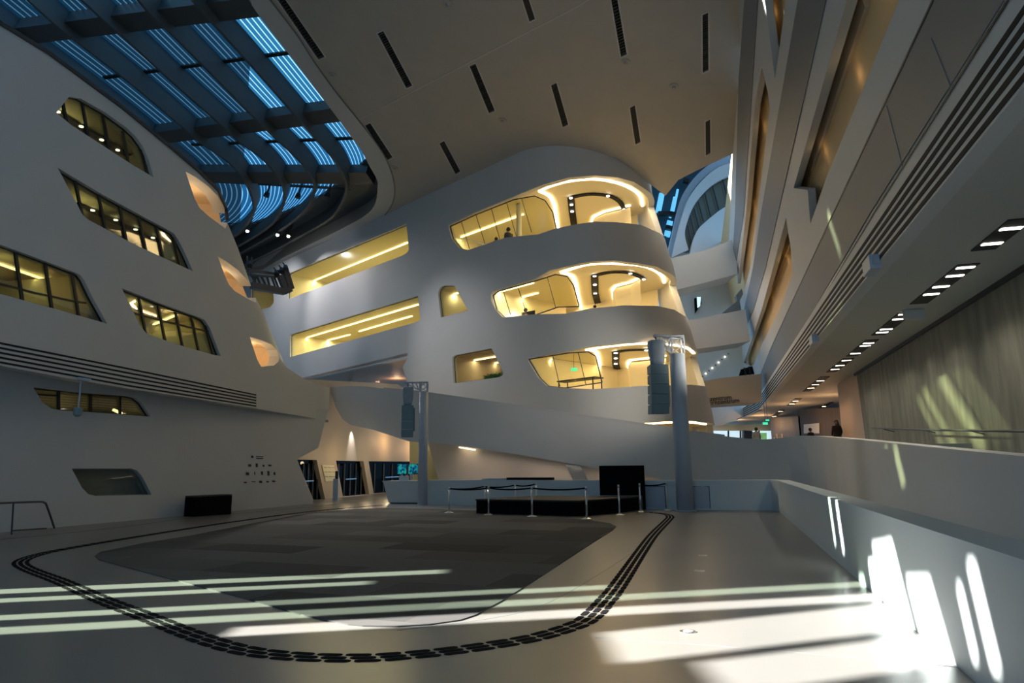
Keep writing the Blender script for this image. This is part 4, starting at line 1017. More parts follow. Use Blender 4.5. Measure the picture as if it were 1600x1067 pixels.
# lettering on the lowest bridge
def text(body, p, xdir, size, m, label, cat, name='wall_lettering', ext=.01):
    cu = bpy.data.curves.new(name, 'FONT'); cu.body = body; cu.size = size; cu.extrude = ext; cu.align_x = 'RIGHT'
    tmp = bpy.data.objects.new('tmp', cu); C.objects.link(tmp); bpy.context.view_layer.update()
    me = bpy.data.meshes.new_from_object(tmp.evaluated_get(bpy.context.evaluated_depsgraph_get())); bpy.data.objects.remove(tmp)
    ob = bpy.data.objects.new(name, me); C.objects.link(ob); me.materials.clear(); me.materials.append(M[m])
    x = V(xdir).normalized(); y = V((0, 0, 1)); z = x.cross(y).normalized(); y = z.cross(x)
    ob.matrix_world = Matrix.Translation(V(p)) @ Matrix((x, y, z)).transposed().to_4x4(); return tag(ob, label, cat)
def atY(px, py, Y): r = ray(px, py); return EYE + r * (Y / r.y)
a = atY(1144, 623.5, 43.96); b_ = atY(1112, 626.5, 43.96)
text('Bibliothekszentrum', a, a - b_, .42, 'black', 'upper line of dark lettering on the lowest beige bridge', 'lettering')
a = atY(1156, 628.5, 43.96); b_ = atY(1112, 632.5, 43.96)
text('und Sprachlernzentrum', a, a - b_, .42, 'black', 'lower line of dark lettering on the lowest beige bridge', 'lettering')
# far white wall and ceiling behind the bridges
Yf = 62
m_ = MB(); P = [atY(*p, Yf) for p in [(1020, 395), (1075, 395), (1085, 360), (1190, 350), (1194, 600), (1186, 640), (1129, 664), (1100, 668), (1060, 668)]]; m_.prism(P, (0, .5, 0)); tag(m_.build('wall_far', 'white'), kind='structure')
# dotted row of little lamps on the far wall
t = thing('lamp_row', atY(1120, 572, Yf - .3), 'diagonal row of tiny lamps on the far pale wall', 'lights')
for k in range(9):
    c = atY(1098 + k * 5, 588 - k * 4.4, Yf - .1); m_ = MB(); m_.sphere(c, .06, n=6, m=4); m_.build('lamp', 'spot' if k % 2 else 'black', t)
# far dark glazing under the right building
m_ = MB(); P = [atY(*p, 52) for p in [(1155, 587), (1158, 577), (1184, 569), (1182, 584)]]; m_.prism(P, (0, .1, 0)); t = m_.build('window_42', 'doorglass'); tag(t, kind='structure')
m_ = MB()
for x in (1163, 1170, 1177): m_.bar(atY(x, 575 - (x - 1160) * .25, 51.9), atY(x + 2, 588 - (x - 1160) * .2, 51.9), .08)
m_.build('mullion', 'black', t)
m_ = MB(); P = [atY(*p, 50) for p in [(1152, 470), (1150, 462), (1160, 450), (1166, 484), (1150, 486), (1130, 488)]]; m_.prism(P, (0, .4, 0)); tag(m_.build('trim_37', 'greypan'), kind='structure')
m_ = MB(); P = [atY(*p, Yf - .2) for p in [(1085, 466), (1094, 463), (1096, 474), (1086, 490)]]; m_.prism(P, (0, .1, 0)); t = m_.build('window_43', 'doorglass'); tag(t, kind='structure')
m_ = MB(); P = [atY(*p, Yf - .3) for p in [(1089, 464), (1095, 464), (1094, 478), (1090, 481)]]; m_.prism(P, (0, .05, 0)); m_.build('daylit_pane', mat('daylit_pane', (.7, .9, 1), .4, emit=(.55, .85, 1), es=1.2), t)
# second skylight at the right, with curved gallery
def arcY(pts, Y): return [atY(*p, Y) for p in pts]
s2 = thing('window_44', atY(1060, 300, 50), kind='structure')
m_ = MB(); m_.prism(arcY([(1005, 300), (1060, 250), (1170, 200), (1170, 420), (1045, 420)], 66), (0, .3, 0)); m_.build('dark_roof_panel', mat('deep_blue_roof', (.02, .07, .11), .5), s2)
sg = mat('blue_daylit_strip', (.3, .6, .8), .4, emit=(.10, .42, .70), es=1.1)
for (a, b_, wd) in [((1032, 302), (1026, 332), .25), ((1037, 300), (1031, 330), .25), ((1054, 308), (1047, 340), .25), ((1059, 296), (1052, 330), .22), ((1045, 345), (1040, 368), .3), ((1049, 346), (1044, 370), .3)]:
    m_ = MB(); m_.bar(atY(*a, 65.5), atY(*b_, 65.5), wd); m_.build('daylit_strip', sg, s2)
for k, (a, b_) in enumerate([((1028, 334), (1048, 334)), ((1047, 334), (1066, 338)), ((1068, 282), (1076, 284)), ((1040, 355), (1052, 358))]):
    m_ = MB(); m_.bar(atY(*a, 65), atY(*b_, 65), .5, .4); m_.build('truss', 'black', s2)
m_ = MB(); Q = arcY(smooth([(1047, 400), (1055, 366), (1062, 335), (1072, 305), (1092, 278), (1118, 258), (1150, 246)], 4), 60)
for a, b_ in zip(Q, Q[1:]): m_.bar(a, b_, .6, .6)
m_.build('curved_edge', 'bluegrey', s2)
# curved gallery wall: white band, window band, white parapet
def band2(o, i, Y, m, name, par):
    A = arcY(smooth(o, 4), Y); B = arcY(smooth(i, 4), Y); m_ = MB()
    for k in range(len(A) - 1): m_.hexa([A[k], A[k + 1], B[k + 1], B[k]], [p + V((0, .4, 0)) for p in (A[k], A[k + 1], B[k + 1], B[k])])
    return m_.build(name, m, par)
band2([(1050, 402), (1058, 366), (1066, 337), (1077, 308), (1097, 282), (1122, 262), (1155, 250)], [(1076, 390), (1070, 366), (1076, 340), (1087, 317), (1105, 296), (1124, 282), (1155, 268)], 58, 'white', 'upper_band', s2)
band2([(1076, 392), (1070, 362), (1076, 338), (1087, 316), (1105, 295), (1124, 281), (1155, 266)], [(1080, 395), (1082, 376), (1090, 360), (1101, 348), (1114, 337), (1126, 328), (1155, 312)], 58.6, mat('dim_gallery_window', (.12, .11, .07), .3), 'window_band', s2)
m_ = MB()
for a, b_ in [((1129, 280), (1139, 318)), ((1113, 290), (1123, 328)), ((1101, 301), (1110, 338)), ((1091, 315), (1099, 346)), ((1084, 325), (1092, 356)), ((1078, 336), (1085, 366)), ((1074, 352), (1080, 380))]:
    m_.bar(atY(*a, 58.3), atY(*b_, 58.3), .09)
m_.build('mullion', 'black', s2)
band2([(1078, 398), (1083, 376), (1091, 358), (1102, 347), (1115, 336), (1127, 327), (1155, 310)], [(1080, 410), (1090, 405), (1100, 400), (1110, 400), (1120, 398), (1130, 395), (1155, 395)], 57.5, 'white', 'parapet', s2)
point(atY(1063, 345, 56), 14, (1, .6, .5), .2); point(atY(1079, 392, 56), 10, (1, .6, .5), .2); point(atY(1110, 480, 40), 70, (1, .84, .74), .5)  # last point is added to brighten the bridges, no lamp there
# orange passage at the far right: end walls
WALK = RP(0, 0.45, 0).z
m_ = MB(); P = [SOF.hit(1326, 596), SOF.hit(1310, 640)]
a = RP(lC, 0, 33); q = V((a.x + .2, a.y + .6, 0))
g2 = atY(1312, 640, 36.5); m_ = MB(); m_.prism([V((q.x, q.y, WALK)), V((g2.x, g2.y, WALK)), V((g2.x, g2.y, zS)), V((q.x, q.y, zS))], (3, .5, 0)); tag(m_.build('wall_passage', mat('orange_beige_wall', (.60, .42, .26), .6)), kind='structure')
# dark wood wall
Yw = 52
P = [atY(1333, 640, 44), atY(1250, 655, Yw), atY(1207, 678, 62)]
m_ = MB()
for a, b_ in zip(P, P[1:]): m_.hexa([(a.x, a.y, WALK), (b_.x, b_.y, WALK), (b_.x, b_.y + .3, WALK), (a.x, a.y + .3, WALK)], [(a.x, a.y, zS - .6), (b_.x, b_.y, zS - .1), (b_.x, b_.y + .3, zS - .1), (a.x, a.y + .3, zS - .6)])
tag(m_.build('wall_wood', 'wood'), kind='structure')
# bright far windows
m_ = MB(); P = arcY([(1110, 673), (1206, 673), (1206, 690), (1110, 690)], 74); m_.prism(P, (0, .1, 0))
wfar = m_.build('window_45', mat('far_daylight', (.8, .9, 1), .5, emit=(.62, .82, .92), es=.9)); tag(wfar, kind='structure')
m_ = MB(); m_.prism(arcY([(1174, 676), (1198, 676), (1198, 688), (1174, 688)], 73.8), (0, .05, 0)); m_.build('greenery_pane', mat('far_greenery', (.2, .5, .15), .5, emit=(.28, .62, .25), es=.5, noise=.6, nscale=2), wfar)
for x in (1138, 1157, 1167, 1186):
    m_ = MB(); m_.bar(atY(x, 673, 73.7), atY(x, 690, 73.7), .15 if x != 1167 else .9); m_.build('mullion', 'dark', wfar)
m_ = MB(); m_.prism(arcY([(1096, 640), (1300, 640), (1300, 673.5), (1096, 673.5)], 75), (0, .4, 0)); tag(m_.build('wall_passage_end', mat('orange_plaster', (.6, .40, .22), .6)), kind='structure')
for p, Y in [((1150, 668), 66), ((1190, 664), 60), ((1240, 662), 48), ((1300, 655), 42), ((1330, 600), 38)]:
    point(atY(*p, Y) , 90, (1, .56, .26), .3)
# poles / stands near the far windows
lab2 = ['thin pale post standing in front of the wood wall, leftmost', 'pale post in front of the wood wall, second from left', 'taller pale post with a dark head in front of the wood wall', 'pale post nearest the wood wall']
for i, x in enumerate([1209, 1213.5, 1217.5, 1221.5]):
    c = atY(x, 680, 50); m_ = MB(); m_.tube([(c.x, c.y, WALK), (c.x, c.y, WALK + 1.35 + .25 * (i % 2))], .06, 8); m_.tube([(c.x, c.y, WALK), (c.x, c.y, WALK + .03)], .2, 10)
    tag(m_.build('barrier_post', 'beige'), lab2[i], 'post', 'posts by the far windows')
# under-balcony passage at left centre (above ramp top)
m_ = MB(); P = [F.at(*fs(*p)) for p in [(640, 608), (637, 556), (560, 574), (482, 592), (380, 612)]]
zz = 8.0
back = [V((p.x - 2, p.y + 16, p.z - .2)) for p in P]
for i in range(1, 4): m_.hexa([P[i], P[i + 1], back[i + 1], back[i]], [p + V((0, 0, .2)) for p in (P[i], P[i + 1], back[i + 1], back[i])])
tag(m_.build('ceiling_ramp_top', mat('warm_soffit', (.55, .42, .32), .6)), kind='structure')
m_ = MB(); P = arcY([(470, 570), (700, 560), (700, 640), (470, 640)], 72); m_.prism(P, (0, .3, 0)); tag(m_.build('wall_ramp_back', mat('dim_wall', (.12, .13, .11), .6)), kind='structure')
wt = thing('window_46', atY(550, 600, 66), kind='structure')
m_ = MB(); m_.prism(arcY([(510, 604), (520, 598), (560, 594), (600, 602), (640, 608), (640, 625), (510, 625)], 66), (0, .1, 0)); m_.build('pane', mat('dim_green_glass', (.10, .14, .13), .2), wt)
for x in (527, 538, 556, 565, 574):
    m_ = MB(); m_.bar(atY(x, 592, 65.8), atY(x, 615, 65.8), .12); m_.build('mullion', 'black', wt)
m_ = MB(); c = atY(547, 600, 55); m_.bar((c.x, c.y, c.z - 2), (c.x, c.y, atY(547, 588, 55).z), .28); tag(m_.build('slim_pillar', 'white'), 'slim white pillar rising behind the top of the ramp wall', 'pillar')
for p, Y in [((590, 596), 56), ((620, 600), 54), ((530, 596), 58)]: point(atY(*p, Y), 40, (1, .60, .34), .2)
# ================================================================= THINGS ON THE FLOOR
def up_from(base, px, py):
    """height of the sight line (px,py) above a floor point, at that point's distance"""
    r = ray(px, py); return EYE.z + r.z * (base.y / r.y)
# crowd barrier posts
posts = {}
plist = [('a', 701.6, 802, 761), ('b', 763.5, 805, 760), ('c', 831.5, 808, 760), ('d', 917, 812, 760), ('e', 968, 805, 757), ('f', 1001, 800, 755), ('g', 1043, 797.6, 753), ('h', 757, 795.5, 758), ('i', 805, 796.3, 756), ('j', 838, 796, 754)]
plab = ['steel barrier post on the dark carpet, farthest to the left of the stage', 'steel barrier post in front of the left corner of the black stage', 'steel barrier post in front of the middle of the black stage', 'steel barrier post nearest the camera at the front corner of the black stage',
        'steel barrier post on pale floor right of the stage corner, without a belt', 'steel barrier post beside the right edge of the upright black panel', 'steel barrier post just left of the right speaker column',
        'steel barrier post behind the stage, leftmost of the rear three', 'steel barrier post behind the stage, middle of the rear three', 'steel barrier post behind the stage, rightmost of the rear three']
for (k, x, yb, yt), lb in zip(plist, plab):
    c = fhit(x, yb); h = min(1.05, up_from(c, x, yt)); t = thing('barrier_post', c, lb, 'barrier post', 'steel belt posts around the stage'); posts[k] = (c, h, t)
    z0 = .013 if k in 'abcd' else 0
    m_ = MB(); m_.tube([c + V((0, 0, z0)), c + V((0, 0, z0 + .015)), c + V((0, 0, z0 + .03)), c + V((0, 0, z0 + .06))], [.17, .17, .12, .04], 20); m_.build('base', 'chrome', t, True)
    m_ = MB(); m_.tube([c + V((0, 0, .05)), c + V((0, 0, h - .1))], .032, 12); po_ = m_.build('pole', 'chrome', t, True)
    m_ = MB(); m_.tube([c + V((0, 0, h - .1)), c + V((0, 0, h - .01)), c + V((0, 0, h))], [.036, .036, .025], 12); m_.build('belt_head', 'chrome', po_, True)
def belt(a, b_):
    A, ha, t = posts[a]; B, hb, _ = posts[b_]; d = (B - A).normalized() * .04
    m_ = MB(); N = 10; Q = []
    for i in range(N + 1):
        f = i / N; p = (A + d).lerp(B - d, f); p.z = ha * (1 - f) + hb * f - .055 - .05 * 4 * f * (1 - f); Q.append(p)
    for p, q in zip(Q, Q[1:]): m_.bar(p, q, .004, .05)
    m_.build('belt', 'blackf', t)
for a, b_ in ['ah', 'hi', 'ij', 'bc', 'cd', 'ab', 'fg']: belt(a, b_)
# stage
A = fhit(743, 803); B = fhit(905, 807); C3 = fhit(1000, 798); D = A + (C3 - B) * .93
SH = .52; t = thing('stage_platform', (A + B) / 2, 'low black stage platform with cloth sides at the far end of the dark carpet', 'stage')
m_ = MB(); m_.prism([p + V((0, 0, SH - .05)) for p in (A, B, C3, D)], (0, 0, .05)); m_.build('deck', mat('stage_deck', (.035, .033, .03), .7), t)
m_ = MB(); Q = []
cen = (A + B + C3 + D) / 4
for p, q in [(A, B), (B, C3), (C3, D), (D, A)]:
    n_ = int((q - p).length / .12)
    for k in range(n_):
        f = k / n_; w_ = (q - p).normalized().cross(V((0, 0, 1))) * (.012 * math.sin(k * 1.7)); c = p.lerp(q, f); c = c + (cen - c).normalized() * .03; Q.append(c + w_)
Z = V((0, 0, SH - .05)); zf_ = V((0, 0, .026)); n_ = len(Q)
m_.add([q + zf_ for q in Q] + [q + Z for q in Q], [(i, (i + 1) % n_, n_ + (i + 1) % n_, n_ + i) for i in range(n_)]); m_.build('skirt', 'blackf', t)
# upright black panel
pb = fhit(1004, 796.5); r = ray(937, 760); pa = V((r.x / r.y * (pb.y + .35), pb.y + .35, 0)); h = up_from(pb, 1004, 727)
t = thing('black_screen', (pa + pb) / 2, 'tall black rectangular panel standing at the right rear of the stage', 'panel')
nn = (pb - pa).normalized().cross(V((0, 0, 1))) * -.12
m_ = MB(); a0 = pa + V((0, 0, SH + .012)); b0_ = pb + V((0, 0, SH + .012)); m_.hexa([a0, b0_, b0_ + nn, a0 + nn], [V((p.x, p.y, h)) for p in (a0, b0_, b0_ + nn, a0 + nn)]); m_.build('panel', 'blackf', t)
m_ = MB(); m_.hexa([pb + nn * 1.1 - (pb - pa) * .0, pb + (pb - pa).normalized() * .12 + nn * 1.1, pb + (pb - pa).normalized() * .12 + nn * 2.1, pb + nn * 2.1], [q + V((0, 0, h)) for q in (pb + nn * 1.1, pb + (pb - pa).normalized() * .12 + nn * 1.1, pb + (pb - pa).normalized() * .12 + nn * 2.1, pb + nn * 2.1)]); m_.build('side_drape', 'blackf', t)
# long black strip case on the low wall
a = LOWW.at(LOWW.inv(790, 785)[0], zt0 + .005, -.2); b_ = LOWW.at(LOWW.inv(862, 785)[0], zt0 + .005, -.2)
m_ = MB(); m_.bar(a + V((0, 0, .05)), b_ + V((0, 0, .05)), .22, .1); tag(m_.build('long_case', 'blackf'), 'long flat black case lying on top of the low wall behind the stage', 'case')
a = LOWW.at(LOWW.inv(752, 785)[0], zt0 + .005, -.2); b_ = LOWW.at(LOWW.inv(788, 785)[0], zt0 + .005, -.2)
m_ = MB(); m_.bar(a + V((0, 0, .035)), b_ + V((0, 0, .035)), .3, .07); tag(m_.build('tabletop_panel', 'bluegrey'), 'pale blue slab on top of the low wall left of the black case', 'slab')
# reception desk
dk0 = fhit(607, 787); dk1 = fhit(668, 787.5); r = ray(597, 752)
dd_ = (dk1 - dk0).normalized(); bkv = V((-dd_.y, dd_.x, 0)) * 1.5; H_ = 1.0
t = thing('reception_desk', (dk0 + dk1) / 2, 'white reception desk with slanted left end beside the left speaker column', 'desk')
top0 = dk0 - dd_ * .3; m_ = MB()
e_ = V((0, 0, .06)); a = [dk0 + e_, dk1 + e_, dk1 + bkv + e_, dk0 + bkv + e_]; b_ = [V((p.x, p.y, H_)) for p in (top0, dk1, dk1 + bkv, top0 + bkv)]
m_.hexa(a, b_); m_.build('body', mat('desk_white', (.60, .65, .66), .4), t)
m_ = MB(); m_.hexa([p for p in [dk0 + dd_ * .08, dk1, dk1 + bkv * .9, dk0 + dd_ * .08 + bkv * .9]], [p + e_ for p in [dk0 + dd_ * .08, dk1, dk1 + bkv * .9, dk0 + dd_ * .08 + bkv * .9]]); m_.build('plinth', 'dark', t)
m_ = MB(); q = [V((p.x, p.y, H_)) for p in (top0 - dd_ * .05, dk1 + dd_ * .02, dk1 + bkv, top0 + bkv)]; m_.hexa(q, [p + V((0, 0, .04)) for p in q]); m_.build('counter_top', 'white', t)
c = top0 + dd_ * .75; m_ = MB(); m_.box(c.x - .0, c.x + .42, c.y + .4, c.y + .65, H_ + .042, H_ + .26); tag(m_.build('monitor_box', 'bluegrey'), 'small grey box with its back to us on the reception desk', 'box')
# screens behind the desk
scr = bpy.data.materials.new('screen_picture'); scr.use_nodes = True; n = scr.node_tree; b = n.nodes['Principled BSDF']
tcn = n.nodes.new('ShaderNodeTexCoord'); vr = n.nodes.new('ShaderNodeTexNoise'); vr.inputs['Scale'].default_value = 9; rr = n.nodes.new('ShaderNodeValToRGB')
rr.color_ramp.elements[0].position = .42; rr.color_ramp.elements[0].color = (.0, .03, .08, 1); rr.color_ramp.elements[1].position = .62; rr.color_ramp.elements[1].color = (.02, .45, .35, 1); em = rr.color_ramp.elements.new(.5); em.color = (.0, .18, .35, 1)
n.links.new(tcn.outputs['Object'], vr.inputs['Vector']); n.links.new(vr.outputs['Fac'], rr.inputs[0]); n.links.new(rr.outputs[0], b.inputs['Emission Color']); b.inputs['Emission Strength'].default_value = .7; b.inputs['Base Color'].default_value = (.01, .02, .03, 1)
for i, (x0, x1) in enumerate([(620.5, 635.5), (637.5, 653)]):
    Yt = 35.5; P = [atY(x0, 741, Yt), atY(x1, 741, Yt), atY(x1, 724.5, Yt), atY(x0, 724.5, Yt)]
    c = (P[0] + P[1]) / 2; t = thing('wall_monitor', (c.x, c.y, 0), ['left blue lit screen behind the reception desk', 'right blue lit screen behind the reception desk, nearest the column'][i], 'screen', 'screens behind the desk')
    m_ = MB(); m_.box(P[0].x, P[1].x, Yt, Yt + .06, P[0].z, P[2].z); ca_ = m_.build('casing', 'black', t)
    m_ = MB(); m_.box(P[0].x + .02, P[1].x - .02, Yt - .006, Yt, P[0].z + .02, P[2].z - .02); m_.build('picture', scr, ca_)
    m_ = MB(); m_.tube([(c.x, Yt + .05, 0), (c.x, Yt + .05, P[0].z)], .04, 8); m_.build('stand', 'chrome', t)
for i, x in enumerate([635.5, 642]):
    c = atY(x, 745, 34.6); m_ = MB(); m_.tube([(c.x, c.y, 0), (c.x, c.y, atY(x, 742 if i == 0 else 741, 34.6).z)], .05, 8)
    tag(m_.build('slim_post', ['ochre', 'bluegrey'][i]), ['ochre lit slim post below the gap of the two blue screens', 'grey slim post below the right blue screen'][i], 'post')
# ticket pole by the pillar
c = fhit(521, 782); t = thing('info_pole', c, 'slim grey pole with a dark reader in front of the cream pillar by the doors', 'pole')
m_ = MB(); m_.box(c.x - .05, c.x + .22, c.y, c.y + .12, 0, 1.1); m_.build('post', 'bluegrey', t)
m_ = MB(); m_.box(c.x + .05, c.x + .2, c.y - .02, c.y + .1, 1.1, 1.5); m_.build('reader', 'black', t)
# ---- speaker columns and line arrays
def column(px, py, wpx, topy, lab):
    c = fhit(px, py); r = wpx / 2 * c.y / FPX; h = up_from(c, px, topy); t = thing('speaker_column', c, lab, 'column', 'grey blue columns that carry the loudspeakers')
    m_ = MB(); m_.tube([c + V((0, 0, .02)), c + V((0, 0, h))], [r * 1.06, r], 28); m_.build('shaft', 'bluegrey', t, True)
    m_ = MB(); m_.tube([c, c + V((0, 0, .03))], r * 1.35, 28); m_.build('base_plate', 'bluegrey', t)
    return c, r, h, t
def truss(t, c, r, h, arm, drop, hh):
    m_ = MB(); a = r * .8; Cn = [V((sx * a, sy * a, 0)) for sx, sy in ((-1, -1), (1, -1), (1, 1), (-1, 1))]
    N = 2
    for k in range(N):
        for i in range(4):
            p = c + Cn[i] + V((0, 0, h + hh * k / N)); q = c + Cn[i] + V((0, 0, h + hh * (k + 1) / N)); m_.bar(p, q, .05)
            m_.bar(p, c + Cn[(i + 1) % 4] + V((0, 0, h + hh * (k + 1) / N)), .03)
    for i in range(4): m_.bar(c + Cn[i] + V((0, 0, h + hh)), c + Cn[(i + 1) % 4] + V((0, 0, h + hh)), .05)
    for sy in (-1, 1):
        tip = c + V((-arm, sy * a * .4, h + hh + drop)); m_.bar(c + V((-a, sy * a, h + hh)), tip, .05); m_.bar(c + V((-a, sy * a, h + .05)), tip, .04)
        for f in (.3, .6): m_.bar((c + V((-a, sy * a, h + hh))).lerp(tip, f), (c + V((-a, sy * a, h + .05))).lerp(tip, f - .2), .03)
    m_.build('lattice_arm', 'bluegrey', t)
def line_array(loc, w_, bagh, n_, ch, lab, yaw):
    """loc: top hook"""
    t = thing('line_array_speaker', loc, lab, 'loudspeaker', 'hanging loudspeaker stacks'); c = V(loc)
    m_ = MB(); m_.tube([c, c - V((0, 0, .25))], .025, 6); m_.build('hook_chain', 'black', t)
    ca_, sa_ = math.cos(yaw), math.sin(yaw)
    def R(x, y, z): return c + V((x * ca_ - y * sa_, x * sa_ + y * ca_, z))
    m_ = MB(); rows = [(-.2, .40, .34), (-.28, .46, .40), (-.28 - bagh * .4, .45, .36), (-.28 - bagh * .8, .38, .30), (-.28 - bagh, .34, .28)]; k = 0; vs = []; fs = []; N = 16
    for j, (z, a, b_) in enumerate(rows):
        for i in range(N):
            th = 2 * math.pi * i / N; f = 1 + .05 * math.sin(3 * th + j); cx = math.copysign(abs(math.cos(th)) ** .5, math.cos(th)); cy = math.copysign(abs(math.sin(th)) ** .5, math.sin(th))
            vs.append(R(cx * a * w_ * 1.1 * f, cy * b_ * w_ * f, z))
    for j in range(len(rows) - 1):
        for i in range(N): fs.append((j * N + i, (j + 1) * N + i, (j + 1) * N + (i + 1) % N, j * N + (i + 1) % N))
    fs.append(tuple(range(N))); fs.append(tuple((len(rows) - 1) * N + i for i in range(N))[::-1]); m_.add(vs, fs); m_.build('cloth_cover', 'bag', t, True)
    z = -.30 - bagh; y = 0; tilt = 0
    for k in range(n_):
        tilt = .02 + .035 * k; hh = ch; y0 = y
        A_ = [R(-w_ * .55, -w_ * .45 + y, z), R(w_ * .55, -w_ * .45 + y, z), R(w_ * .5, w_ * .45 + y, z - .02), R(-w_ * .5, w_ * .45 + y, z - .02)]
        y2 = y + math.sin(tilt) * hh; z2 = z - hh * .96
        B_ = [R(-w_ * .55, -w_ * .45 + y2, z2), R(w_ * .55, -w_ * .45 + y2, z2), R(w_ * .5, w_ * .45 + y2, z2 + .02), R(-w_ * .5, w_ * .45 + y2, z2 + .02)]
        m_ = MB(); m_.hexa(B_, A_); cab = m_.build('cabinet', 'speaker', t); z -= hh; y = y2
    m_ = MB(); m_.bar(R(w_ * .60, 0, -.4 - bagh), R(w_ * .60, y * .5, z + .3), .09, .16); m_.build('side_rail', 'speaker', t)
    return t
c, r, h, t = column(660, 789.5, 14, 612, 'grey blue loudspeaker column in front of the white reception desk')
truss(t, c, r, h, .85, .0, .42)
line_array(c + V((-.72, -.02, h + .42)), .48, .75, 4, .36, 'hanging teal grey loudspeaker stack with cloth cover, on the left column', .15)
c, r, h, t = column(1071, 798, 24, 553, 'grey blue loudspeaker column right of the stage, the thicker one')
truss(t, c, r, h, .85, .08, .66)
line_array(c + V((-.78, -.02, h + .72)), .62, .85, 5, .37, 'hanging teal grey loudspeaker stack with cloth cover, on the right column', .1)
# ---- black crate by the left wall
a = fhit(302, 807.5); b_ = fhit(361, 803); h = up_from(a, 302, 775); nn = V((-(b_ - a).y, (b_ - a).x, 0)).normalized() * .55
t = thing('black_case', (a + b_) / 2, 'black rectangular case standing on the floor against the left wall', 'case')
m_ = MB(); m_.hexa([a, b_, b_ + nn, a + nn], [q + V((0, 0, h - .05)) for q in (a, b_, b_ + nn, a + nn)]); m_.build('body', 'blackf', t)
m_ = MB(); m_.hexa([q + V((0, 0, h - .045)) for q in (a, b_, b_ + nn, a + nn)], [q + V((0, 0, h)) for q in (a, b_, b_ + nn, a + nn)]); m_.build('lid', 'black', t)
# ---- floor rail bottom left
a = fhit(85, 826); b_ = fhit(18, 836); hp_ = Pl(a, (b_ - a).normalized(), (0, 0, 1)); t = thing('tube_handrail', a, 'dark tube handrail standing by the left wall at the left edge of the photo', 'handrail')
m_ = MB(); m_.tube([hp_.hit(*p) for p in smooth([(-60, 788), (0, 786), (60, 784), (69, 785.5), (73, 790), (85, 825)], 4)], .028, 8); m_.build('rail', 'dark', t, True)
m_ = MB(); m_.tube([hp_.hit(21, 786), hp_.hit(18, 835)], .022, 8); m_.build('upright', 'dark', t)
m_ = MB(); m_.bar(hp_.hit(18, 829), hp_.hit(72, 825.5), .04); m_.build('foot_bar', 'dark', t)
# ---- display of small dark pictures on the lower left wall
t = thing('wall_display', LL.hit(407, 735, .02), 'cluster of small dark pictograms on the pale left wall above the black case', 'wall display')
for (x, y, w_, h_) in [(455, 315, 45, 45), (605, 312, 150, 18), (605, 350, 140, 22), (400, 495, 60, 50), (550, 492, 40, 75), (690, 500, 35, 40), (820, 495, 60, 35), (355, 670, 65, 60), (510, 660, 15, 60), (660, 655, 35, 70), (793, 660, 42, 95), (920, 665, 35, 60), (310, 850, 60, 28), (480, 835, 80, 14), (630, 838, 60, 48), (775, 835, 50, 28), (900, 825, 62, 34)]:
    x = 360 + x / 13.34; y = 690 + y / 13.34; w_ /= 26.7; h_ /= 26.7
    P = [LL.hit(x - w_, y - h_, .012), LL.hit(x + w_, y - h_, .012), LL.hit(x + w_ * 1.2, y + h_, .012), LL.hit(x - w_ * .8, y + h_, .012)]
    m_ = MB(); m_.prism(P, LL.n * -.01); m_.build('pictogram', 'black', t)
# ---- hanging camera under the louvre band
u_, v_ = LW.inv(131, 596); c = LW.at(u_, v_, -.1); c2 = EYE + (c - EYE) * .99
t = thing('ceiling_camera', c2, 'small camera hanging on a thin pole below the left louvre band', 'camera')
zl = up_from(c2, 131, 640); zb = up_from(c2, 131, 651)
m_ = MB(); m_.bar((c2.x - .25, c2.y, c2.z + .12), (c2.x + .25, c2.y - .0, c2.z + .05), .12, .07); m_.build('bracket', 'bluegrey', t)
m_ = MB(); m_.tube([(c2.x, c2.y, c2.z + .08), (c2.x, c2.y, zl)], .022, 8); m_.build('pole', 'bluegrey', t)
m_ = MB(); m_.tube([(c2.x, c2.y, zl + .06), (c2.x, c2.y, zl + .04), (c2.x, c2.y, zb + .06), (c2.x, c2.y, zb)], [.08, .12, .11, .05], 12); m_.build('housing', 'speaker', t)
# ---- steel gantry between nose and roof
Yg = 36
def G(x, y): return atY(x, y, Yg + (x - 390) * .03)
t = thing('lighting_gantry', G(420, 440), 'dark steel lighting gantry hanging below the skylight at the far left building corner', 'gantry')
m_ = MB()
for a, b_, w_ in [((388, 422), (430, 428), .14), ((430, 428), (445, 421), .14), ((391, 430), (437, 433), .1), ((393, 446), (445, 456), .34), ((445, 456), (454, 452), .3), ((437, 430), (447, 456), .28), ((445, 421), (455, 452), .3)]: m_.bar(G(*a), G(*b_), w_, w_)
m_.build('frame', mat('gantry_steel', (.10, .10, .11), .5), t)
m_ = MB()
for a, b_ in [((397, 432), (400, 447)), ((401, 430), (408, 448)), ((408, 431), (417, 449)), ((417, 432), (422, 450)), ((424, 432), (431, 451)), ((428, 432), (436, 452)), ((393, 430), (402, 447)), ((401, 430), (394, 446))]: m_.bar(G(*a), G(*b_), .09, .09)
m_.build('braces', 'dark', t)
for a in [(432, 424), (440, 420), (446, 416), (390, 410)]:
    m_ = MB(); c = G(*a); m_.tube([c, c + V((.1, -.2, -.25))], [.12, .16], 10); m_.bar(c, c + V((-.2, .1, .25)), .05); m_.build('spotlight', 'black', t)
m_ = MB()
for a, b_ in [((386, 425), (386, 400)), ((393, 424), (393, 402)), ((386, 405), (393, 420)), ((432, 424), (448, 416))]: m_.bar(G(*a), G(*b_), .06)
m_.build('hanger', 'dark', t)
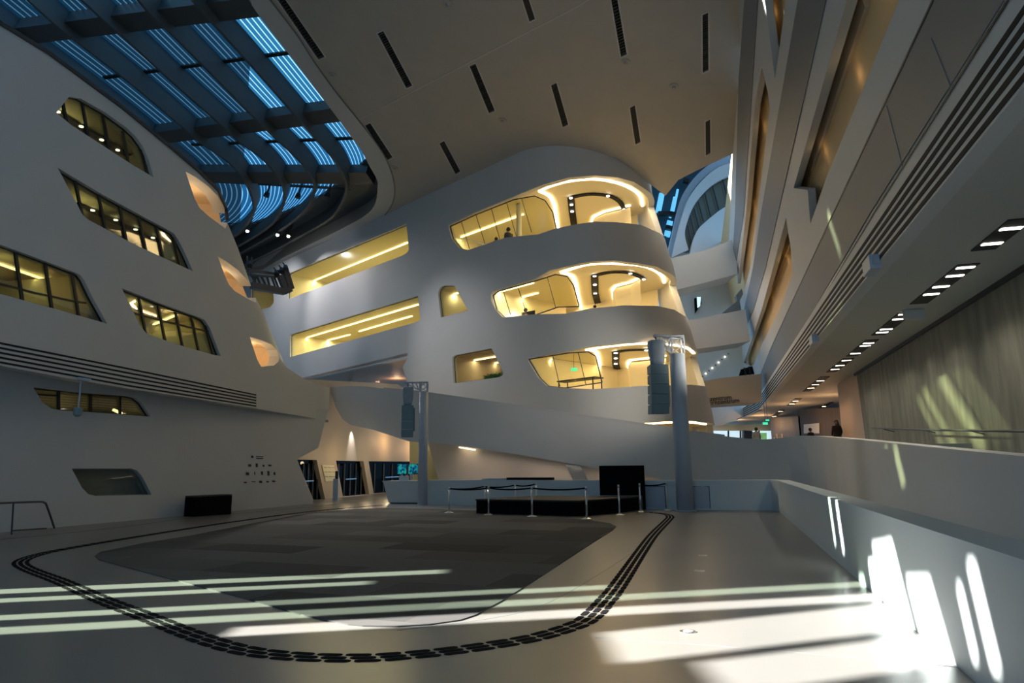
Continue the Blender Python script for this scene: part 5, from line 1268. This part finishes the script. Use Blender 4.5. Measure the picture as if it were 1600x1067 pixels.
spot(G(440, 418) + V((.4, -.6, -.5)), LL.hit(450, 640), 4200, 62, (1, .96, .9), 1.0, .2); spot(G(456, 418) + V((.5, .6, .0)), F.at(*F.inv(440, 500)), 1500, 85, (.96, .95, 1), 1.0, .2); spot(G(446, 416) + V((.6, -.6, -.5)), F.at(*F.inv(700, 530)), 800, 60, (1, .97, .97), 1.0, .2)  # beams added to brighten the left wall end and centre facade
# ---- recessed floor lights
for (x, y), lb in [((1075, 987), 'round recessed floor light in the sunlit patch, nearest the camera'), ((1093, 892), 'round recessed floor light farther off on the shaded pale floor'), ((1098, 868), 'tiny recessed floor light beyond the other two')]:
    c = fhit(x, y); t = thing('floor_light', c, lb, 'floor light', 'floor lights right of the carpet'); m_ = MB(); m_.tube([c, c + V((0, 0, .006))], .085, 24); ri_ = m_.build('ring', 'chrome', t)
    m_ = MB(); m_.tube([c + V((0, 0, .006)), c + V((0, 0, .009))], .05, 20); m_.build('lens', 'white', ri_)
# small spots among the fins
for i, p in enumerate([(388, 357), (435, 363), (452, 365), (417, 303), (466, 305), (512, 305)]):
    c = CE.hit(*p) + CUP * .1; t = thing('roof_spotlight', c, ['tiny roof spotlight at the left below the skylight fins', 'tiny glowing roof spotlight below the third skylight fin', 'tiny roof spotlight right of the glowing one below the fins', 'small black spotlight on the last skylight girder, left', 'small black spotlight on the last skylight girder, middle', 'small black spotlight on the last skylight girder, right'][i], 'spotlight', 'spotlights on the skylight structure')
    m_ = MB(); m_.tube([c + CUP * .9, c], .07, 8); m_.build('stem', 'black', t); m_ = MB(); m_.tube([c, c - CUP * .3], [.16, .2], 10); ho_ = m_.build('housing', 'black', t)
    if i < 3:
        m_ = MB(); m_.sphere(c - CUP * .34, .13, n=8, m=6); m_.build('lens', 'spot', ho_)
        if i == 0: spot(c - CUP * .6, F.at(*F.inv(440, 520)), 1400, 100, (.95, .95, 1), 1.0, .12)
        aim = [atY(660, 690, 34), F.at(*F.inv(520, 500)), F.at(*F.inv(850, 620))][i]
        spot(c - CUP * .6, aim, [3200, 2300, 1500][i], [48, 80, 50][i], [(.92, .95, 1), (1, .95, .97), (1, .90, .78)][i], 1.0, .12)
# ---- handrail at the concrete wall
m_ = MB(); m_.tube([RP(lC - .35, up_from(RP(lC - .35, 0, s_), *p) - 1.7 if False else hh_, s_) for s_, hh_ in [(31, 1.35), (24, .95), (16, .55), (9, .35), (3, .2)]], .03, 8)
o = m_.build('wall_handrail', 'dark'); tag(o, 'thin dark handrail running along the foot of the concrete wall', 'handrail')
for s_, hh_ in [(29, 1.2), (24, .95), (20, .75), (16, .55), (12.5, .45), (9, .35)]:
    m_ = MB(); m_.bar(RP(lC - .35, hh_, s_), RP(lC, hh_ - .1, s_), .03); m_.build('bracket', 'dark', o)

# ================================================================= PEOPLE
def person(name_lab, feet, H, yaw, cloth='cloth', longhair=False, seated=False, rs=1.0):
    t = thing('person', feet, name_lab, 'person'); f = V(feet); s = H / 1.75; ca_, sa_ = math.cos(yaw), math.sin(yaw)
    def R(x, y, z): return f + V((x * ca_ - y * sa_, x * sa_ + y * ca_, z)) * s
    if seated: kn = lambda sx: [(sx * .1, 0, .92), (sx * .12, -.42, .90), (sx * .12, -.45, .48), (sx * .12, -.58, .44)]
    else: kn = lambda sx: [(sx * .10, 0, .92), (sx * .11, -.03, .50), (sx * .12, .03, .09), (sx * .13, -.13, .04)]
    J = [(0, 0, .95), (0, 0, 1.15), (0, .01, 1.38), (0, 0, 1.50), (0, -.01, 1.60), (0, -.02, 1.68)]; rad = [.15, .14, .16, .055, .085, .075]; E = [(0, 1), (1, 2), (2, 3), (3, 4), (4, 5)]
    for sx in (-1, 1):
        k = len(J); J += kn(sx)[1:] if False else kn(sx); rad += [.10, .065, .045, .035]; E += [(0, k), (k, k + 1), (k + 1, k + 2), (k + 2, k + 3)]
        k = len(J); J += [(sx * .19, .01, 1.40), (sx * .25, .02, 1.12), (sx * .22, -.14, .90), (sx * .21, -.20, .82)]; rad += [.06, .045, .032, .03]; E += [(2, k), (k, k + 1), (k + 1, k + 2), (k + 2, k + 3)]
        for d in range(5):
            k2 = len(J); J += [(sx * (.19 + .012 * d), -.215 - .01 * d, .78), (sx * (.185 + .014 * d), -.235, .735 + (.03 if d == 4 else 0))]; rad += [.010, .008]; E += [(k + 3, k2), (k2, k2 + 1)]
    def skin(nm, Jn, rn_, En, m, par):
        me = bpy.data.meshes.new(nm); me.from_pydata([tuple(R(*j)) for j in Jn], En, []); me.update(); ob = bpy.data.objects.new(nm, me); C.objects.link(ob); me.materials.append(M[m])
        md = ob.modifiers.new('skin', 'SKIN'); sv = me.skin_vertices[0].data
        for i, v in enumerate(sv): v.radius = (rn_[i] * s, rn_[i] * s); v.use_root = (i == 0)
        ob.modifiers.new('sub', 'SUBSURF').levels = 1; ob.modifiers['sub'].render_levels = 2; ob.parent = par; ob.matrix_parent_inverse = Matrix.Translation(-par.location) if par.type == 'EMPTY' else Matrix.Identity(4)
        for p in me.polygons: p.use_smooth = True
        return ob
    body = skin('body', J, rad, E, 'skin', t)
    Jc = [J[0], J[1], J[2], (0, 0, 1.47)]; rc = [.18, .165, .18, .07]; Ec = [(0, 1), (1, 2), (2, 3)]
    for sx in (-1, 1):
        k = len(Jc); kk = kn(sx); Jc += kk[:3]; rc += [.125, .09, .07]; Ec += [(0, k), (k, k + 1), (k + 1, k + 2)]
        k = len(Jc); Jc += [(sx * .19, .01, 1.40), (sx * .25, .02, 1.12), (sx * .225, -.12, .93)]; rc += [.08, .06, .045]; Ec += [(2, k), (k, k + 1), (k + 1, k + 2)]
    skin('coat', Jc, rc, Ec, cloth, t)
    m_ = MB(); m_.sphere(R(0, .02, 1.665), .115 * s, (1, 1.05, 1.0), 14, 10)
    if longhair: m_.tube([R(0, .05, 1.66), R(0, .09, 1.5), R(0, .11, 1.28)], [.10 * s, .12 * s, .07 * s], 10)
    m_.build('hair', 'hair', body, True)
    m_ = MB(); m_.sphere(R(0, -.125, 1.635), .018 * s, n=6, m=5); m_.build('nose', 'skin', body)
    return t
def pers_at(px, ytop, Y, floor_z, lab, yaw, **k):
    r = ray(px, ytop); c = EYE + r * (Y / r.y); return person(lab, (c.x, c.y, floor_z), c.z - floor_z, yaw, **k)
pers_at(1306, 656.5, 36, WALK, 'person in a long dark coat with long dark hair walking away by the orange wall', math.pi, longhair=True)
pers_at(1266, 669, 41, WALK, 'person in dark clothes bending over a counter near the wood wall', math.pi / 2 + .4)
pers_at(1181, 668, 38, WALK, 'person with dark hair in a pale grey jacket facing away behind the ramp wall', math.pi, cloth='lightcloth')
# counter by the bending person
c = atY(1283, 678, 42); t = thing('service_counter', (c.x, c.y, WALK), 'pale lit counter on the upper level beside the bending person', 'counter')
m_ = MB(); m_.box(c.x - .7, c.x + 1.2, c.y - .3, c.y + .3, WALK, WALK + .95); m_.build('body', 'beige', t); m_ = MB(); m_.box(c.x - .75, c.x + 1.25, c.y - .35, c.y + .35, WALK + .955, WALK + 1.0); m_.build('top', 'white', t)
wa = atY(1333, 640, 44); wb = atY(1250, 655, 52); WP = Pl(V((wa.x, wa.y - .03, 0)), (wb - wa).normalized() * V((1, 1, 0)).length and V((wb.x - wa.x, wb.y - wa.y, 0)).normalized(), (0, 0, 1))
P = [WP.hit(*p, .02) for p in [(1257, 663), (1281, 661), (1281, 677), (1257, 677)]]; m_ = MB(); m_.prism(P, WP.n * .06); o = m_.build('lit_notice_board', mat('lit_board', (.7, .68, .6), .5)); tag(o, 'pale rectangular board on the dark wood wall behind the counter', 'board')
def win_person(px, py, lv, lab, off=-1.0, **k):
    u_, v_ = F.inv(px, py); p = F.at(u_, v_, off); zf = levels[lv][1] - 1.05 + .01; d = V((p.x, p.y, 0)); r = ray(px, py); Y = p.y; c = EYE + r * (Y / r.y)
    return person(lab, (c.x, c.y, zf), max(1.3, c.z - zf), math.atan2(-1, -1) , **k)
win_person(794, 356, 0, 'person with dark hair behind the top balcony glass, right of the white column')
win_person(775, 371, 0, 'person of whom only the hair shows at the top balcony window sill')
win_person(821, 482, 1, 'person sitting behind the middle balcony glass at the sill')
win_person(929, 477, 1, 'person at the middle balcony rail in front of the black slot')
win_person(1054, 667, 3, 'person in dark clothes on the lowest balcony left of the speaker column', off=-1.6)
# white column behind the top glass
u_, v_ = F.inv(775, 355); p = F.at(u_, 0, -1.9); m_ = MB(); m_.tube([(p.x, p.y, levels[0][1] - 1.04), (p.x, p.y, levels[0][0] - .02)], .16, 16); tag(m_.build('round_column', 'white'), 'slim white round column behind the top balcony glass', 'column')
# computer on the middle floor
u_, v_ = F.inv(808, 486); p = F.at(u_, v_, -.9); t = thing('computer_monitor', (p.x, p.y, levels[1][1] - 1.04), 'dark computer monitor behind the middle balcony glass', 'monitor')
m_ = MB(); m_.bar(p - V((.35, -.3, .1)), p + V((.35, -.3, -.1)), .05, .42); m_.build('screen', 'black', t); m_ = MB(); m_.tube([(p.x, p.y, levels[1][1] - 1.04), (p.x, p.y, p.z - .1)], .04); m_.build('stand', 'black', t)
# dark table on the lower balcony floor
u_, v_ = F.inv(885, 590); p = F.at(u_, v_, -1.2); zf = levels[2][1] - 1.05; t = thing('dark_table', (p.x, p.y, zf), 'dark high table behind the lower balcony glass', 'table')
m_ = MB(); m_.bar(p - V((.9, -.9, .0)), p + V((.9, -.9, 0)), .7, .06); m_.build('table_top', 'black', t)
for sx in (-.8, .8):
    for sy in (-.25, .25): m_ = MB(); q = p + V((sx, -sx, 0)) + V((sy, sy, 0)); m_.bar((q.x, q.y, zf), (q.x, q.y, p.z - .03), .06); m_.build('leg', 'black', t)
exit_sign(897, 577, F.at(*F.inv(897, 577)).y + 2.2, .34, 'green exit sign glowing behind the lower balcony glass', levels[2][0])
# green plant behind the small window
u_, v_ = F.inv(762, 586); hpw = [F.inv(*p) for p in [(742, 592), (784, 582)]]
zf = min(p[1] for p in st(F, FDD)) - .85; t = thing('window_plants', F.at(u_, zf, -1.0), 'row of green leafy plants behind the small lower window', 'plant')
m_ = MB(); a = F.at(hpw[0][0], zf + .4, -.9); b_ = F.at(hpw[1][0], zf + .4, -.9); m_.bar(a, b_, .35, .8); m_.build('planter', 'beige', t)
m_ = MB()
for k in range(260):
    f = random.random(); c = a.lerp(b_, f) + V((random.uniform(-.2, .2), random.uniform(-.2, .2), .55)); d = V((random.uniform(-1, 1), random.uniform(-1, 1), random.uniform(.3, 1.4))).normalized(); L = random.uniform(.2, .55)
    s_ = d.cross(V((0, 0, 1))).normalized() * .05; p1 = c + d * L * .5; p2 = c + d * L - V((0, 0, .1)); m_.add([c, p1 - s_, p2, p1 + s_], [(0, 1, 2, 3)])
m_.build('foliage', 'leaf', t)
